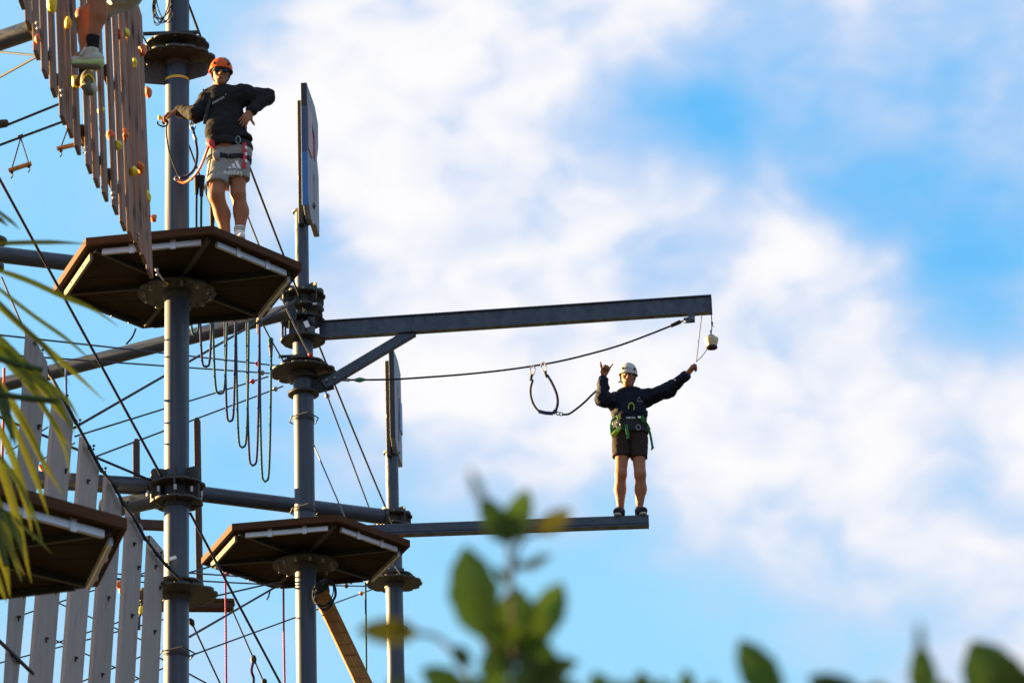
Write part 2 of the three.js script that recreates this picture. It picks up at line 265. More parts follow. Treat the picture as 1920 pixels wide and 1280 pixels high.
// left pole
{
  const t = thing('steel_pole', 'thickest grey steel pole carrying the platform with the orange-helmeted man', 'pole', v3(XL, 0, -ZL));
  const z = -ZL; part(t, 'shaft', shaft(XL, z, 0, 21.5, PR), M.steel);
  // hub above the man
  const y1 = yL(117);
  part(t, 'hub_plate', ringPlate(XL, y1, z, 0.37, 14, 0.2, 0.022, 0.016, 0.1), M.plate); part(t, 'hub_plate', ringPlate(XL, y1 + 0.16, z, 0.3, 12, 0, 0.018, 0.016), M.plate);
  part(t, 'collar', [collar(XL, y1 - 0.05, z, 0.08)], M.plate);
  part(t, 'gusset', gusset(XL, y1 - 0.24, z, Math.PI + 0.25, 0.36, 0.38, 0), M.plate); part(t, 'gusset', gusset(XL, y1 - 0.2, z, -0.25, 0.3, 0.16, 0.02), M.plate); part(t, 'gusset', gusset(XL, y1 - 0.1, z, 2.0, 0.34, 0.2, 0.02), M.plate);
  part(t, 'hanger_bar', bar(v3(XL - 0.3, y1 + 0.2, z + 0.22), v3(XL + 0.22, y1 + 0.2, z + 0.22), 0.03, 0.03, v3(0, 1, 0)), M.steelDark);
  part(t, 'tape_band', collar(XL, yL(154), z, 0.024, PR + 0.004), M.tape);
  // hub under the big platform
  const y2 = LEVEL - 0.13;
  part(t, 'hub_plate', ringPlate(XL, y2, z, 0.36, 14, 0.1, 0.02, 0.014), M.plate); stuffPart(t, 'bolts', boltRing(XL, y2 - 0.015, z, 0.3, 12, 0.3), M.zinc); part(t, 'collar', collar(XL, y2 - 0.06, z, 0.09), M.plate);
  // hub with the horizontal tubes
  const y3 = yL(925);
  part(t, 'hub_plate', ringPlate(XL, y3 + 0.06, z, 0.26, 10, 0, 0.018, 0.015, 0.09), M.plate); part(t, 'hub_plate', ringPlate(XL, y3 - 0.1, z, 0.24, 10, 0.3, 0.018, 0.015, 0.09), M.plate);
  for (const a of [0.5, -0.5, 2.5, 3.5, 1.57, -1.57]) part(t, 'gusset', gusset(XL, y3 - 0.16, z, a, 0.24, 0.38, 0.05), M.plate);
  stuffPart(t, 'bolts', boltRing(XL - 0.02, y3 - 0.03, z, 0.25, 10, 0.2), M.zinc); part(t, 'collar', collar(XL, y3 - 0.14, z, 0.28), M.steelDark);
  // hub near the bottom of the picture
  const y4 = yL(1118);
  part(t, 'hub_plate', ringPlate(XL, y4, z, 0.37, 14, 0, 0.022, 0.016, 0.1), M.plate); part(t, 'hub_plate', ringPlate(XL, y4 + 0.1, z, 0.24, 10, 0, 0.016, 0.014), M.plate); part(t, 'collar', collar(XL, y4 - 0.05, z, 0.16), M.plate); part(t, 'gusset', gusset(XL, y4 - 0.1, z, Math.PI * 0.93, 0.3, 0.24, 0.03), M.plate);
  part(t, 'rope_ring', stepRing(XL, yL(1228), z, 0.2), M.steelDark); part(t, 'rope_ring', stepRing(XL, LEVEL + 0.24, z, 0.6), M.steelDark);
}
// middle pole
{
  const t = thing('steel_pole', 'middle grey steel pole with the long cantilever beam clamped to it', 'pole', v3(XM, 0, -ZM));
  const z = -ZM, top = yM(398), y1 = yM(560);
  part(t, 'shaft', shaft(XM, z, 0, y1, PR), M.steel); part(t, 'upper_shaft', shaft(XM, z, y1, top, 0.076), M.steel);
  part(t, 'cap_plate', new THREE.CylinderGeometry(0.1, 0.1, 0.02, 28).translate(XM, top + 0.005, z), M.steelDark);
  part(t, 'hub_plate', ringPlate(XM, y1 + 0.02, z, 0.26, 9, 0.2, 0.02, 0.014, 0.12), M.plate); part(t, 'hub_plate', ringPlate(XM, y1 - 0.14, z, 0.24, 9, 0.1, 0.02, 0.014, 0.12), M.plate); part(t, 'collar', collar(XM, y1 - 0.16, z, 0.24, PR + 0.02), M.plate);
  for (const a of [0.2, 0.9, -0.8, 2.6, 3.6]) part(t, 'gusset', gusset(XM, y1 - 0.16, z, a, 0.24, 0.3, 0.06), M.plate);
  // big lobed plate under the beam
  const y2 = yM(700);
  part(t, 'hub_plate', ringPlate(XM, y2, z, 0.37, 14, 0.1, 0.022, 0.017, 0.1), M.plate); part(t, 'hub_plate', ringPlate(XM, y2 + 0.1, z, 0.25, 10, 0, 0.016, 0.014), M.plate); part(t, 'collar', collar(XM, y2 - 0.06, z, 0.16), M.plate);
  part(t, 'hanger_bar', bar(v3(XM - 0.26, y2 + 0.13, z + 0.2), v3(XM + 0.11, y2 + 0.13, z + 0.2), 0.03, 0.03, v3(0, 1, 0)), M.steelDark);
  part(t, 'rope_ring', stepRing(XM, yM(787), z, 0.3), M.steelDark); part(t, 'rope_ring', stepRing(XM, yM(958), z, 0.3), M.steelDark);
  const y3 = LEVEL - 0.13;
  part(t, 'hub_plate', ringPlate(XM, y3, z, 0.36, 14, 0.1, 0.02, 0.014), M.plate); stuffPart(t, 'bolts', boltRing(XM, y3 - 0.015, z, 0.3, 12, 0.3), M.zinc); part(t, 'collar', collar(XM, y3 - 0.06, z, 0.09), M.plate);
}
// right pole
{
  const t = thing('steel_pole', 'thinnest and farthest steel pole, behind the walkway beam and second sign', 'pole', v3(XR, 0, -ZR));
  const z = -ZR, top = yR(850), y1 = yR(975);
  part(t, 'shaft', shaft(XR, z, 0, y1, PR), M.steel); part(t, 'upper_shaft', shaft(XR, z, y1, top, 0.084), M.steel); part(t, 'cap_plate', new THREE.CylinderGeometry(0.11, 0.11, 0.02, 28).translate(XR, top + 0.005, z), M.steelDark);
  part(t, 'hub_plate', ringPlate(XR, y1 + 0.04, z, 0.26, 9, 0.2, 0.02, 0.014, 0.12), M.plate); part(t, 'hub_plate', ringPlate(XR, y1 - 0.1, z, 0.24, 9, 0.1, 0.02, 0.014, 0.12), M.plate); part(t, 'collar', collar(XR, y1 - 0.14, z, 0.26, PR + 0.02), M.plate);
  for (const a of [0.2, 0.9, -0.8, 2.6, 3.6]) part(t, 'gusset', gusset(XR, y1 - 0.16, z, a, 0.24, 0.3, 0.06), M.plate);
  const y2 = yR(1095);
  part(t, 'hub_plate', ringPlate(XR, y2, z, 0.37, 14, 0.1, 0.022, 0.017, 0.1), M.plate); part(t, 'hub_plate', ringPlate(XR, y2 + 0.1, z, 0.25, 10, 0, 0.016, 0.014), M.plate); part(t, 'collar', collar(XR, y2 - 0.06, z, 0.16), M.plate);
  part(t, 'hanger_bar', bar(v3(XR - 0.26, y2 + 0.13, z + 0.2), v3(XR + 0.14, y2 + 0.13, z + 0.2), 0.03, 0.03, v3(0, 1, 0)), M.steelDark);
  part(t, 'rope_ring', stepRing(XR, yR(1180), z, 0.3), M.steelDark);
}

// ------------------------------------------------------------------ hexagonal platforms
function platform(label, cx, cz, Y, R, turn, strips, bottomZ, post) {
  const t = thing('hexagonal_platform', label, 'platform', v3(cx, Y, cz), 'hexagonal wooden platforms');
  const P = [...Array(6)].map((_, i) => { const a = turn + i * Math.PI / 3; return [cx + R * Math.cos(a), cz - R * Math.sin(a)]; });   // turn runs anticlockwise seen from above, 0 = to the right
  const inner = P.map(([x, z]) => [lerp(cx, x, 1 - 0.042 / R), lerp(cz, z, 1 - 0.042 / R)]);
  // deck planks
  const d = 0.145, n = Math.ceil(2 * R / d);
  for (let i = 0; i < n; i++) {
    const z0 = cz - R + i * d; let q = clipHalf(inner, 0, z0 + 0.003, 0, 1); if (q.length > 2) q = clipHalf(q, 0, z0 + d - 0.003, 0, -1);
    if (q.length < 3) continue;
    const g = prism(q, Y + rr(0, 0.004), Y + 0.04), uv = g.attributes.uv, o = rr(0, 5);
    for (let k = 0; k < uv.count; k++) { const u = uv.getX(k), v = uv.getY(k); uv.setXY(k, v + o, u * 1 + o); }
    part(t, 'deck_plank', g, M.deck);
  }
  // rim boards, metal strips with clips, radial arms
  for (let i = 0; i < 6; i++) {
    const a = P[i], b = P[(i + 1) % 6], A = v3(a[0], Y + 0.022, a[1]), B = v3(b[0], Y + 0.022, b[1]), along = B.clone().sub(A).normalize(), out = v3((a[0] + b[0]) / 2 - cx, 0, (a[1] + b[1]) / 2 - cz).normalize();
    const q = [a, b, inner[(i + 1) % 6], inner[i]], rimG = prism(q, Y - 0.012, Y + 0.062), uv = rimG.attributes.uv;
    for (let k = 0; k < uv.count; k++) { const p = v3().fromBufferAttribute(rimG.attributes.position, k); uv.setXY(k, p.y + p.clone().sub(A).dot(out), p.clone().sub(A).dot(along) + i * 1.7); }
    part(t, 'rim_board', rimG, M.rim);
    const inset = 0.085, s0 = A.clone().addScaledVector(out, -inset).addScaledVector(along, 0.13), s1 = B.clone().addScaledVector(out, -inset).addScaledVector(along, -0.13);
    s0.y = s1.y = Y - 0.055;
    if (strips.includes(i)) {
      const st = part(t, 'metal_strip', [bar(s0, s1, i === 3 ? 0.075 : 0.056, 0.03, v3(0, 1, 0))], i === 3 ? M.bracketPlate : M.alu);
      for (const f of [0.3, 0.72]) { const c = s0.clone().lerp(s1, f).addScaledVector(out, 0.014); if (i !== 3) part(st, 'clip', bar(c.clone().add(v3(0, -0.042, 0)), c.clone().add(v3(0, 0.05, 0)), 0.05, 0.014, along), M.alu); else part(st, 'bolt', ball(c, 0.01, [1, 1, 1], 1), M.black); }
    } else {
      const lip = [bar(s0.clone().add(v3(0, 0.03, 0)), s1.clone().add(v3(0, 0.03, 0)), 0.05, 0.03, v3(0, 1, 0))];
      const st = part(t, 'edge_angle', lip, M.steelDark); const bs = []; for (const f of [0.15, 0.4, 0.62, 0.85]) bs.push(ball(s0.clone().lerp(s1, f).add(v3(0, 0.0, 0)), 0.012, [1, 1, 1], 1)); stuffPart(st, 'bolts', bs, M.zinc);
    }
    const tip = v3(lerp(cx, a[0], 0.9), Y - 0.012, lerp(cz, a[1], 0.9)), root = v3(lerp(cx, a[0], 0.12), Y - 0.03, lerp(cz, a[1], 0.12));
    part(t, 'support_arm', bar(root, tip, 0.036, 0.055, v3(0, 0, 0).copy(along).add(v3(0.01, 0, 0))), M.steelDark);
  }
  if (post) part(t, 'support_post', shaft(cx, cz, 0, Y + 0.5, PR), M.steel);
  return { t, P };
}
const deg = THREE.MathUtils.degToRad;
platform('big hexagonal wooden platform under the orange-helmeted man', XL, -ZL, LEVEL, 1.17, deg(-9), [0, 3, 4, 5], 0);
platform('hexagonal wooden platform on the middle pole, beside the walkway beam', XM, -ZM, LEVEL, 1.165, deg(-9), [0, 3, 4, 5], 0);
{
  const CSIGN = -1, Y = 10.4, R = 1.17, v0 = LV(238, 988, Y), v1 = LV(10, 925, Y), d = v1.clone().sub(v0).setY(0).normalize();
  const c = v0.clone().addScaledVector(d.clone().applyAxisAngle(v3(0, 1, 0), CSIGN * Math.PI / 3), R);
  const turn = Math.atan2(-(v0.z - c.z), v0.x - c.x);
  platform('dark hexagonal platform cut by the left edge, behind the palm leaves', c.x, c.z, Y, R, turn, [0, 4, 5], 0, true);
}

// ------------------------------------------------------------------ beams, bell, signs
const STEELS = M.steel;
{ // cantilever beam
  const Y = 18.91, A = v3(XM + 0.2, Y, -ZM), B = LV(1334, 571, Y), dir = B.clone().sub(A).normalize(), up = v3(0, 1, 0), side = dir.clone().cross(up).normalize();   // side points to the camera's left-hand face
  const t = thing('cantilever_beam', 'long grey steel cantilever beam with a diagonal brace, above the white-helmeted man', 'beam', v3(XM, Y, -ZM));
  const h = 0.205, w = 0.1, s = new THREE.Shape(), web = 0.022, fl = 0.012;   // channel profile: x across, y up
  [[-w / 2, -h / 2], [w / 2, -h / 2], [w / 2, -h / 2 + fl], [w / 2 - web, -h / 2 + fl + 0.006], [w / 2 - web, h / 2 - fl - 0.006], [w / 2, h / 2 - fl], [w / 2, h / 2], [-w / 2, h / 2]].forEach((p, i) => i ? s.lineTo(...p) : s.moveTo(...p)); s.closePath();
  const L = B.distanceTo(A), g = new THREE.ExtrudeGeometry(s, { depth: L, bevelEnabled: false });
  // local x -> towards camera, y -> up, z -> along
  const toCam = dir.clone().cross(up).normalize();
  g.applyMatrix4(new THREE.Matrix4().makeBasis(toCam, up, dir).setPosition(A)); 
  if (new THREE.Matrix4().makeBasis(toCam, up, dir).determinant() < 0) { const p = g.attributes.position; for (let i = 0; i < p.count; i += 3) { const a = [p.getX(i + 1), p.getY(i + 1), p.getZ(i + 1)]; p.setXYZ(i + 1, p.getX(i + 2), p.getY(i + 2), p.getZ(i + 2)); p.setXYZ(i + 2, ...a); } g.computeVertexNormals(); }
  g.deleteAttribute('uv'); boxUV(g);
  part(t, 'beam', g, M.steel);
  const dn = (p, y) => p.clone().add(v3(0, y, 0));
  part(t, 'end_plate', bar(dn(B, -h / 2), dn(B, h / 2), w + 0.004, 0.012, toCam), M.steelDark);
  // clamp round the pole
  const cy = Y - h / 2;
  part(t, 'clamp_flange', ringPlate(XM, cy - 0.025, -ZM, 0.25, 6, 0.2, 0.022, 0.016, 0.05), M.steelDark); part(t, 'clamp_flange', ringPlate(XM, cy + h + 0.005, -ZM, 0.25, 6, 0.2, 0.018, 0.016, 0.05), M.steelDark);
  part(t, 'clamp_shell', new THREE.CylinderGeometry(PR + 0.012, PR + 0.012, h, 36, 1, true).translate(XM, Y, -ZM), M.steel);
  for (const [dx, dz] of [[-0.19, 0.06], [-0.1, 0.17], [0.1, 0.17], [0.19, -0.04]]) part(t, 'clamp_web', bar(v3(XM + dx, cy, -ZM + dz), v3(XM + dx, cy + h, -ZM + dz), 0.09, 0.016, dx < -0.15 || dx > 0.15 ? v3(0, 0, 1) : v3(1, 0, 0)), M.steel);
  part(t, 'clamp_side', bar(v3(XM - 0.225, cy, -ZM - 0.02), v3(XM - 0.225, cy + h, -ZM - 0.02), 0.22, 0.014, v3(0, 0, 1)), M.steel);
  // brace
  const b0 = V(607, 722, ZM - 0.06), b1 = V(775, 622, ZM - 0.07);
  part(t, 'brace', bar(b0, b1, 0.115, 0.07, v3(0.4, -0.9, 0)), M.steel);
  const lug = V(606, 710, ZM - 0.05);
  part(t, 'brace_lug', [bar(v3(XM + PR, lug.y - 0.06, -ZM), lug.clone().add(v3(0.1, -0.02, -0.02)), 0.2, 0.03, v3(0, 1, 0)), bar(v3(XM + PR - 0.01, yM(740), -ZM), v3(XM + PR - 0.01, yM(690), -ZM), 0.08, 0.05)], M.steelDark);
  for (const p of [[612, 712], [627, 708]]) part(t, 'brace_bolt', ball(V(p[0], p[1], ZM - 0.125), 0.016), M.zinc);
  part(t, 'brace_collar', collar(XM, yM(712), -ZM, 0.03, PR + 0.06), M.plate); part(t, 'brace_collar', collar(XM, yM(741), -ZM, 0.03, PR + 0.06), M.plate);
  // anchor fork for the safety cable
  const k = LV(1297, 583, cy).setZ(B.z + 0.02), e = V(1282, 601, -B.z - 0.02);
  part(t, 'anchor_plate', bar(k, k.clone().add(v3(0, -0.11, 0)), 0.07, 0.02, v3(1, 0, 0)), M.steel);
  const f = part(t, 'anchor_fork', [bar(k.clone().add(v3(0.015, -0.075, 0.022)), e, 0.06, 0.015, v3(0, 1, 0)), bar(k.clone().add(v3(0.015, -0.075, -0.022)), e, 0.06, 0.015, v3(0, 1, 0))], M.steel);
  part(f, 'pin', ball(k.clone().lerp(e, 0.75).add(v3(0, -0.045, 0.03)), 0.014), M.zinc); part(f, 'pin', ball(k.clone().add(v3(0.01, -0.075, 0.03)), 0.014), M.zinc);
}
const BEAMZ = 42.12, BEAMTOP = V(1190, 970, BEAMZ).y;
{ // walkway beam
  const A = LV(705, 1000, BEAMTOP).setZ(-BEAMZ - 0.02), B = LV(1215, 975, BEAMTOP).setZ(-BEAMZ + 0.02);
  const t = thing('walkway_beam', 'narrow grey steel walkway beam the white-helmeted man stands on', 'beam', B.clone());
  const dir = B.clone().sub(A).normalize(), side = v3(0, 0, 1), lower = (p, y) => p.clone().add(v3(0, y, 0));
  A.addScaledVector(dir, -0.9);
  part(t, 'beam', bar(lower(A, -0.05), lower(B, -0.05), 0.12, 0.1, side), M.steel);
  part(t, 'lower_flange', bar(lower(A, -0.112), lower(B, -0.112), 0.12, 0.02, side), M.steel);
  part(t, 'spine', bar(lower(A, -0.101), lower(B, -0.101), 0.1, 0.006, side), M.steelDark);
  part(t, 'end_plate', bar(lower(B, -0.125), lower(B, 0.002), 0.124, 0.01, side), M.steelDark);
}
{ // bell
  const top = V(1334, 631, BEAMZ), hang = V(1334, 588, BEAMZ), s = 0.0485 / 10;
  const prof = [[0, 0], [3.5, -0.3], [11, -1.5], [15.5, -4], [16, -7], [14.6, -14], [11.8, -21], [11, -24.5], [11.6, -26], [10.6, -26], [10.2, -23], [13.6, -13], [14.6, -7], [10, -2.6], [0, -1.6]].map(([x, y]) => new THREE.Vector2(x * s * 1.0, y * s * 1.05));
  const c = top.clone().add(v3(0, 0, 0)), t = thing('cow_bell', 'small brass bell hanging from the end of the cantilever beam', 'bell', c);
  part(t, 'bell_body', new THREE.LatheGeometry(prof, 40).translate(c.x, c.y, c.z), M.bell);
  part(t, 'handle', new THREE.TorusGeometry(0.03, 0.007, 8, 18, Math.PI).scale(1.2, 0.9, 1).translate(c.x, c.y - 0.005, c.z), M.black);
  part(t, 'dark_rim', new THREE.TorusGeometry(11 * s, 0.008, 8, 28).rotateX(Math.PI / 2).scale(1.05, 1.8, 1.05).translate(c.x, c.y - 25 * s * 1.05, c.z), M.black);
  part(t, 'clapper', [rod(c.clone().add(v3(0, -0.02, 0)), c.clone().add(v3(0, -0.1, 0)), 0.004), ball(c.clone().add(v3(0, -0.105, 0)), 0.018)], M.black);
  const r = thing('bell_cord', 'short dark knotted cord holding up the brass bell', 'cord', hang);
  part(r, 'cord', tube([hang, V(1335, 610, BEAMZ), top.clone().add(v3(0, 0.025, 0))], 0.006), M.cable); part(r, 'knot', ball(V(1335, 606, BEAMZ), 0.015, [1, 1.8, 1]), M.blueRope); part(r, 'knot', ball(V(1333, 622, BEAMZ), 0.014, [1, 1.6, 1]), M.blueRope);
  part(r, 'cord_end', tube([V(1335, 606, BEAMZ), V(1337, 611, BEAMZ), V(1339, 613, BEAMZ)], 0.004), M.blueRope);
  const hp = V(1306, 678, BEAMZ - 0.33);
  single('pull_cord', 'thin cord from the beam down to the raised fist and over to the bell', 'cord', [tube([V(1316, 590, BEAMZ), V(1311, 634, BEAMZ - 0.15), hp], 0.0055), tube([hp, V(1317, 667, BEAMZ - 0.2), V(1328, 652, BEAMZ)], 0.0055)], std({ color: lin(0.16, 0.15, 0.15) }));
}
// signs: thick cut-out boards on the pole tops, seen almost from the edge
function cutSign(label, px, nearTop, nearBottom, farTop, zN, zF, poleTop, faceBits, depthPx) {
  const nt = V(...nearTop, zN), ft = LV(...farTop, nt.y), nb = V(...nearBottom, zN); ft.y = nt.y;
  const along = ft.clone().sub(nt).setY(0).normalize(), W = ft.distanceTo(nt), H = nt.y - nb.y;
  const t = thing('pole_sign', label, 'sign', poleTop.clone(), 'cut-out signs on the pole tops');
  const nrm = along.clone().cross(v3(0, 1, 0)).normalize(); if (nrm.x < 0) nrm.negate();
  const thick = 0.06, base = new THREE.Matrix4().makeBasis(along, v3(0, 1, 0), along.clone().cross(v3(0, 1, 0))).setPosition(nb);
  const sg = along.clone().cross(v3(0, 1, 0)).dot(nrm);       // which way the extrusion runs
  const shape = (pts, holes = []) => { const s = new THREE.Shape(pts.map(([x, y]) => new THREE.Vector2(x * W, y * H))); for (const h of holes) s.holes.push(new THREE.Path(h.map(([x, y]) => new THREE.Vector2(x * W, y * H)))); return s; };
  const ext = (s, d, z) => { const g = new THREE.ExtrudeGeometry(s, { depth: d, bevelEnabled: true, bevelThickness: 0.003, bevelSize: 0.003, bevelSegments: 1 }).translate(0, 0, z); return g.applyMatrix4(base); };
  for (const [name, pts, holes, d, z, mat, lab] of faceBits) part(t, name, ext(shape(pts, holes), d, sg > 0 ? z - d : -z), mat, lab);
  const back = nb.clone().addScaledVector(along, W * 0.3).addScaledVector(nrm, -thick - 0.05);
  part(t, 'backing_post', bar(back.clone().add(v3(0, -0.05, 0)), back.clone().add(v3(0, H * 0.93, 0)), 0.12, 0.06, along), M.steelDark);
  part(t, 'bracket', [bar(poleTop.clone().add(v3(0, 0, 0)), back.clone().add(v3(0, 0.55, 0)), 0.16, 0.05, along), bar(poleTop.clone().add(v3(0.02, 0.0, 0)), nb.clone().addScaledVector(along, W * 0.35).add(v3(-0.03, 0.22, 0)), 0.22, 0.07, along)], M.steelDark);
  return t;
}
{
  const body = [[0, 0.12], [0.25, 0], [0.45, 0], [0.62, 0.06], [1, 0.04], [1, 0.5], [0.86, 0.62], [1, 0.74], [1, 0.93], [0.72, 1], [0, 1]];
  const hole1 = [[0.4, 0.54], [0.7, 0.54], [0.7, 0.74], [0.4, 0.82]], hole2 = [[0.5, 0.13], [0.64, 0.13], [0.64, 0.4], [0.5, 0.44]];
  cutSign('tall white and blue cut-out sign on the middle pole, above the cantilever beam', 0, [573, 156], [577, 396], [594, 216], ZM - 0.38, 0, v3(XM, yM(398), -ZM), [
    ['panel', body, [hole1, hole2], 0.06, 0, M.signFace],
    ['edge_band', [[-0.012, 0.05], [0.0, 0.05], [0.0, 0.46], [-0.012, 0.46]], [], 0.064, 0.002, std({ color: lin(0.02, 0.12, 0.36), roughness: 0.5 }), 'bright blue lower edge'],
    ['edge_band', [[-0.012, 0.465], [0.0, 0.465], [0.0, 0.82], [-0.012, 0.82]], [], 0.064, 0.002, std({ color: lin(0.015, 0.05, 0.14), roughness: 0.5 }), 'dark blue middle edge'],
    ['edge_band', [[-0.012, 0.825], [0.0, 0.825], [0.0, 1], [-0.012, 1]], [], 0.064, 0.002, M.steelDark, 'black upper edge'],
    ['inset', hole1, [], 0.012, -0.015, M.signRed, 'red inset'], ['raised_letter', [[0.03, 0.5], [0.36, 0.5], [0.36, 0.84], [0.03, 0.84]], [], 0.012, 0.012, std({ map: rep(shades([0.34, 0.22, 0.24], (u, v) => 1), 1), roughness: 0.6 })]]);
  cutSign('white cut-out sign with a blue patch on the far right pole', 0, [738, 655], [741, 838], [751, 690], ZR - 0.34, 0, v3(XR, yR(850), -ZR), [
    ['panel', [[0, 0.1], [0.3, 0], [1, -0.02], [1, 0.93], [0.6, 1], [0, 1]], [[[0.45, 0.14], [0.62, 0.14], [0.62, 0.7], [0.45, 0.74]]], 0.06, 0, M.signFace],
    ['edge_band', [[-0.012, 0.1], [0.0, 0.1], [0.0, 1], [-0.012, 1]], [], 0.064, 0.002, M.steelDark, 'black edge'],
    ['inset', [[0.45, 0.14], [0.62, 0.14], [0.62, 0.48], [0.45, 0.48]], [], 0.012, -0.04, M.signBlue, 'dark blue slot'],
    ['raised_letter', [[0.66, 0.3], [0.99, 0.3], [0.99, 0.62], [0.66, 0.62]], [], 0.012, 0.012, std({ color: lin(0.04, 0.12, 0.3), roughness: 0.5 }), 'blue patch']]);
}

// ------------------------------------------------------------------ horizontal steel tubes and rusty posts
function pipe(label, a, b, r, cat = 'tube', mat = M.steel, name = 'steel_tube') {
  const d = b.clone().sub(a).normalize(), t = thing(name, label, cat, a.clone());
  part(t, 'tube', rod(a, b, r, r, 28), mat);
  for (const [p, s] of [[a, 1], [b, -1]]) part(t, 'flange', rod(p.clone().addScaledVector(d, 0.0), p.clone().addScaledVector(d, s * 0.03), r * 1.25, r * 1.25, 24), M.plate);
  return t;
}
const level = (x0, y0, x1, y1, Y) => [LV(x0, y0, Y), LV(x1, y1, Y)];
pipe('grey steel tube meeting the climbing wall in the upper left corner', ...level(-60, 96, 66, 53, 17), 0.085);
pipe('dark steel tube running left from behind the big platform', ...level(-60, 470, 215, 503, 17.6), 0.082);
pipe('long steel tube rising from the left edge to under the big platform', ...level(-80, 742, 546, 583, 19.0), 0.088);
pipe('dark steel tube going left from the collar of the left pole, behind the grey planks', ...level(-60, 891, 308, 914, 14.32), 0.08);
pipe('short thick steel tube below the left pole collar, running down left', ...level(196, 956, 312, 931, 14.18), 0.085);
pipe('long grey steel tube between the left and right poles, behind the middle pole', ...level(345, 922, 722, 969, 17.1), 0.088);
function post(label, x, y0, y1, z, w, group) {
  const a = V(x[1], y1, z), b = V(x[0], y0, z), t = thing('rusty_post', label, 'post', a.clone(), group);
  part(t, 'post', bar(a, b, w, w, v3(1, 0, 0.3)), M.rust); part(t, 'cap', bar(b, b.clone().add(v3(0, 0.03, 0)), w * 0.7, w * 0.7, v3(1, 0, 0.3)), M.rust);
}
post('rusty brown post standing just right of the left pole', [369, 374], 788, 1118, 44, 0.065, 'rusty posts behind the left pole');
post('rusty brown post standing left of the left pole behind the grey planks', [255, 256], 828, 1180, 44, 0.065, 'rusty posts behind the left pole');
single('rusty_rail', 'short rusty brown rail seen left of the left pole', 'rail', bar(V(225, 982, 44), V(322, 986, 44), 0.11, 0.08, v3(0, 1, 0)), M.rust);
{ const t = thing('rusty_platform_edge', 'dark brown platform edge sticking out right of the left pole near the bottom', 'platform', V(330, 1145, 44));
  part(t, 'edge_beam', bar(V(262, 1136, 44), V(437, 1137, 44), 0.09, 0.16, v3(0, 1, 0)), M.batten); part(t, 'cover_strip', bar(V(262, 1128, 44), V(439, 1129, 44), 0.03, 0.2, v3(0, 1, 0)), M.rust); }
{ // slanted timber
  const a = V(590, 1090, 42.9), b = V(705, 1330, 42.9), t = thing('timber_beam', 'slanted yellow timber beam below the middle platform', 'timber', a.clone());
  part(t, 'beam', bar(b, a, 0.17, 0.15, v3(1, 0.1, 0)), M.pine);
  for (let i = 0; i < 9; i++) { const p = a.clone().lerp(b, 0.15 + i * 0.088), d = b.clone().sub(a).normalize(); part(t, 'foot_rail', bar(p.clone().add(v3(-0.06, 0, 0.08)), p.clone().add(v3(0.06, 0, 0.08)), 0.02, 0.012, d), M.pine); }
  part(t, 'steel_head', bar(V(588, 1082, 42.85), V(603, 1112, 42.85), 0.19, 0.17, v3(1, 0.1, 0)), M.steelDark);
}

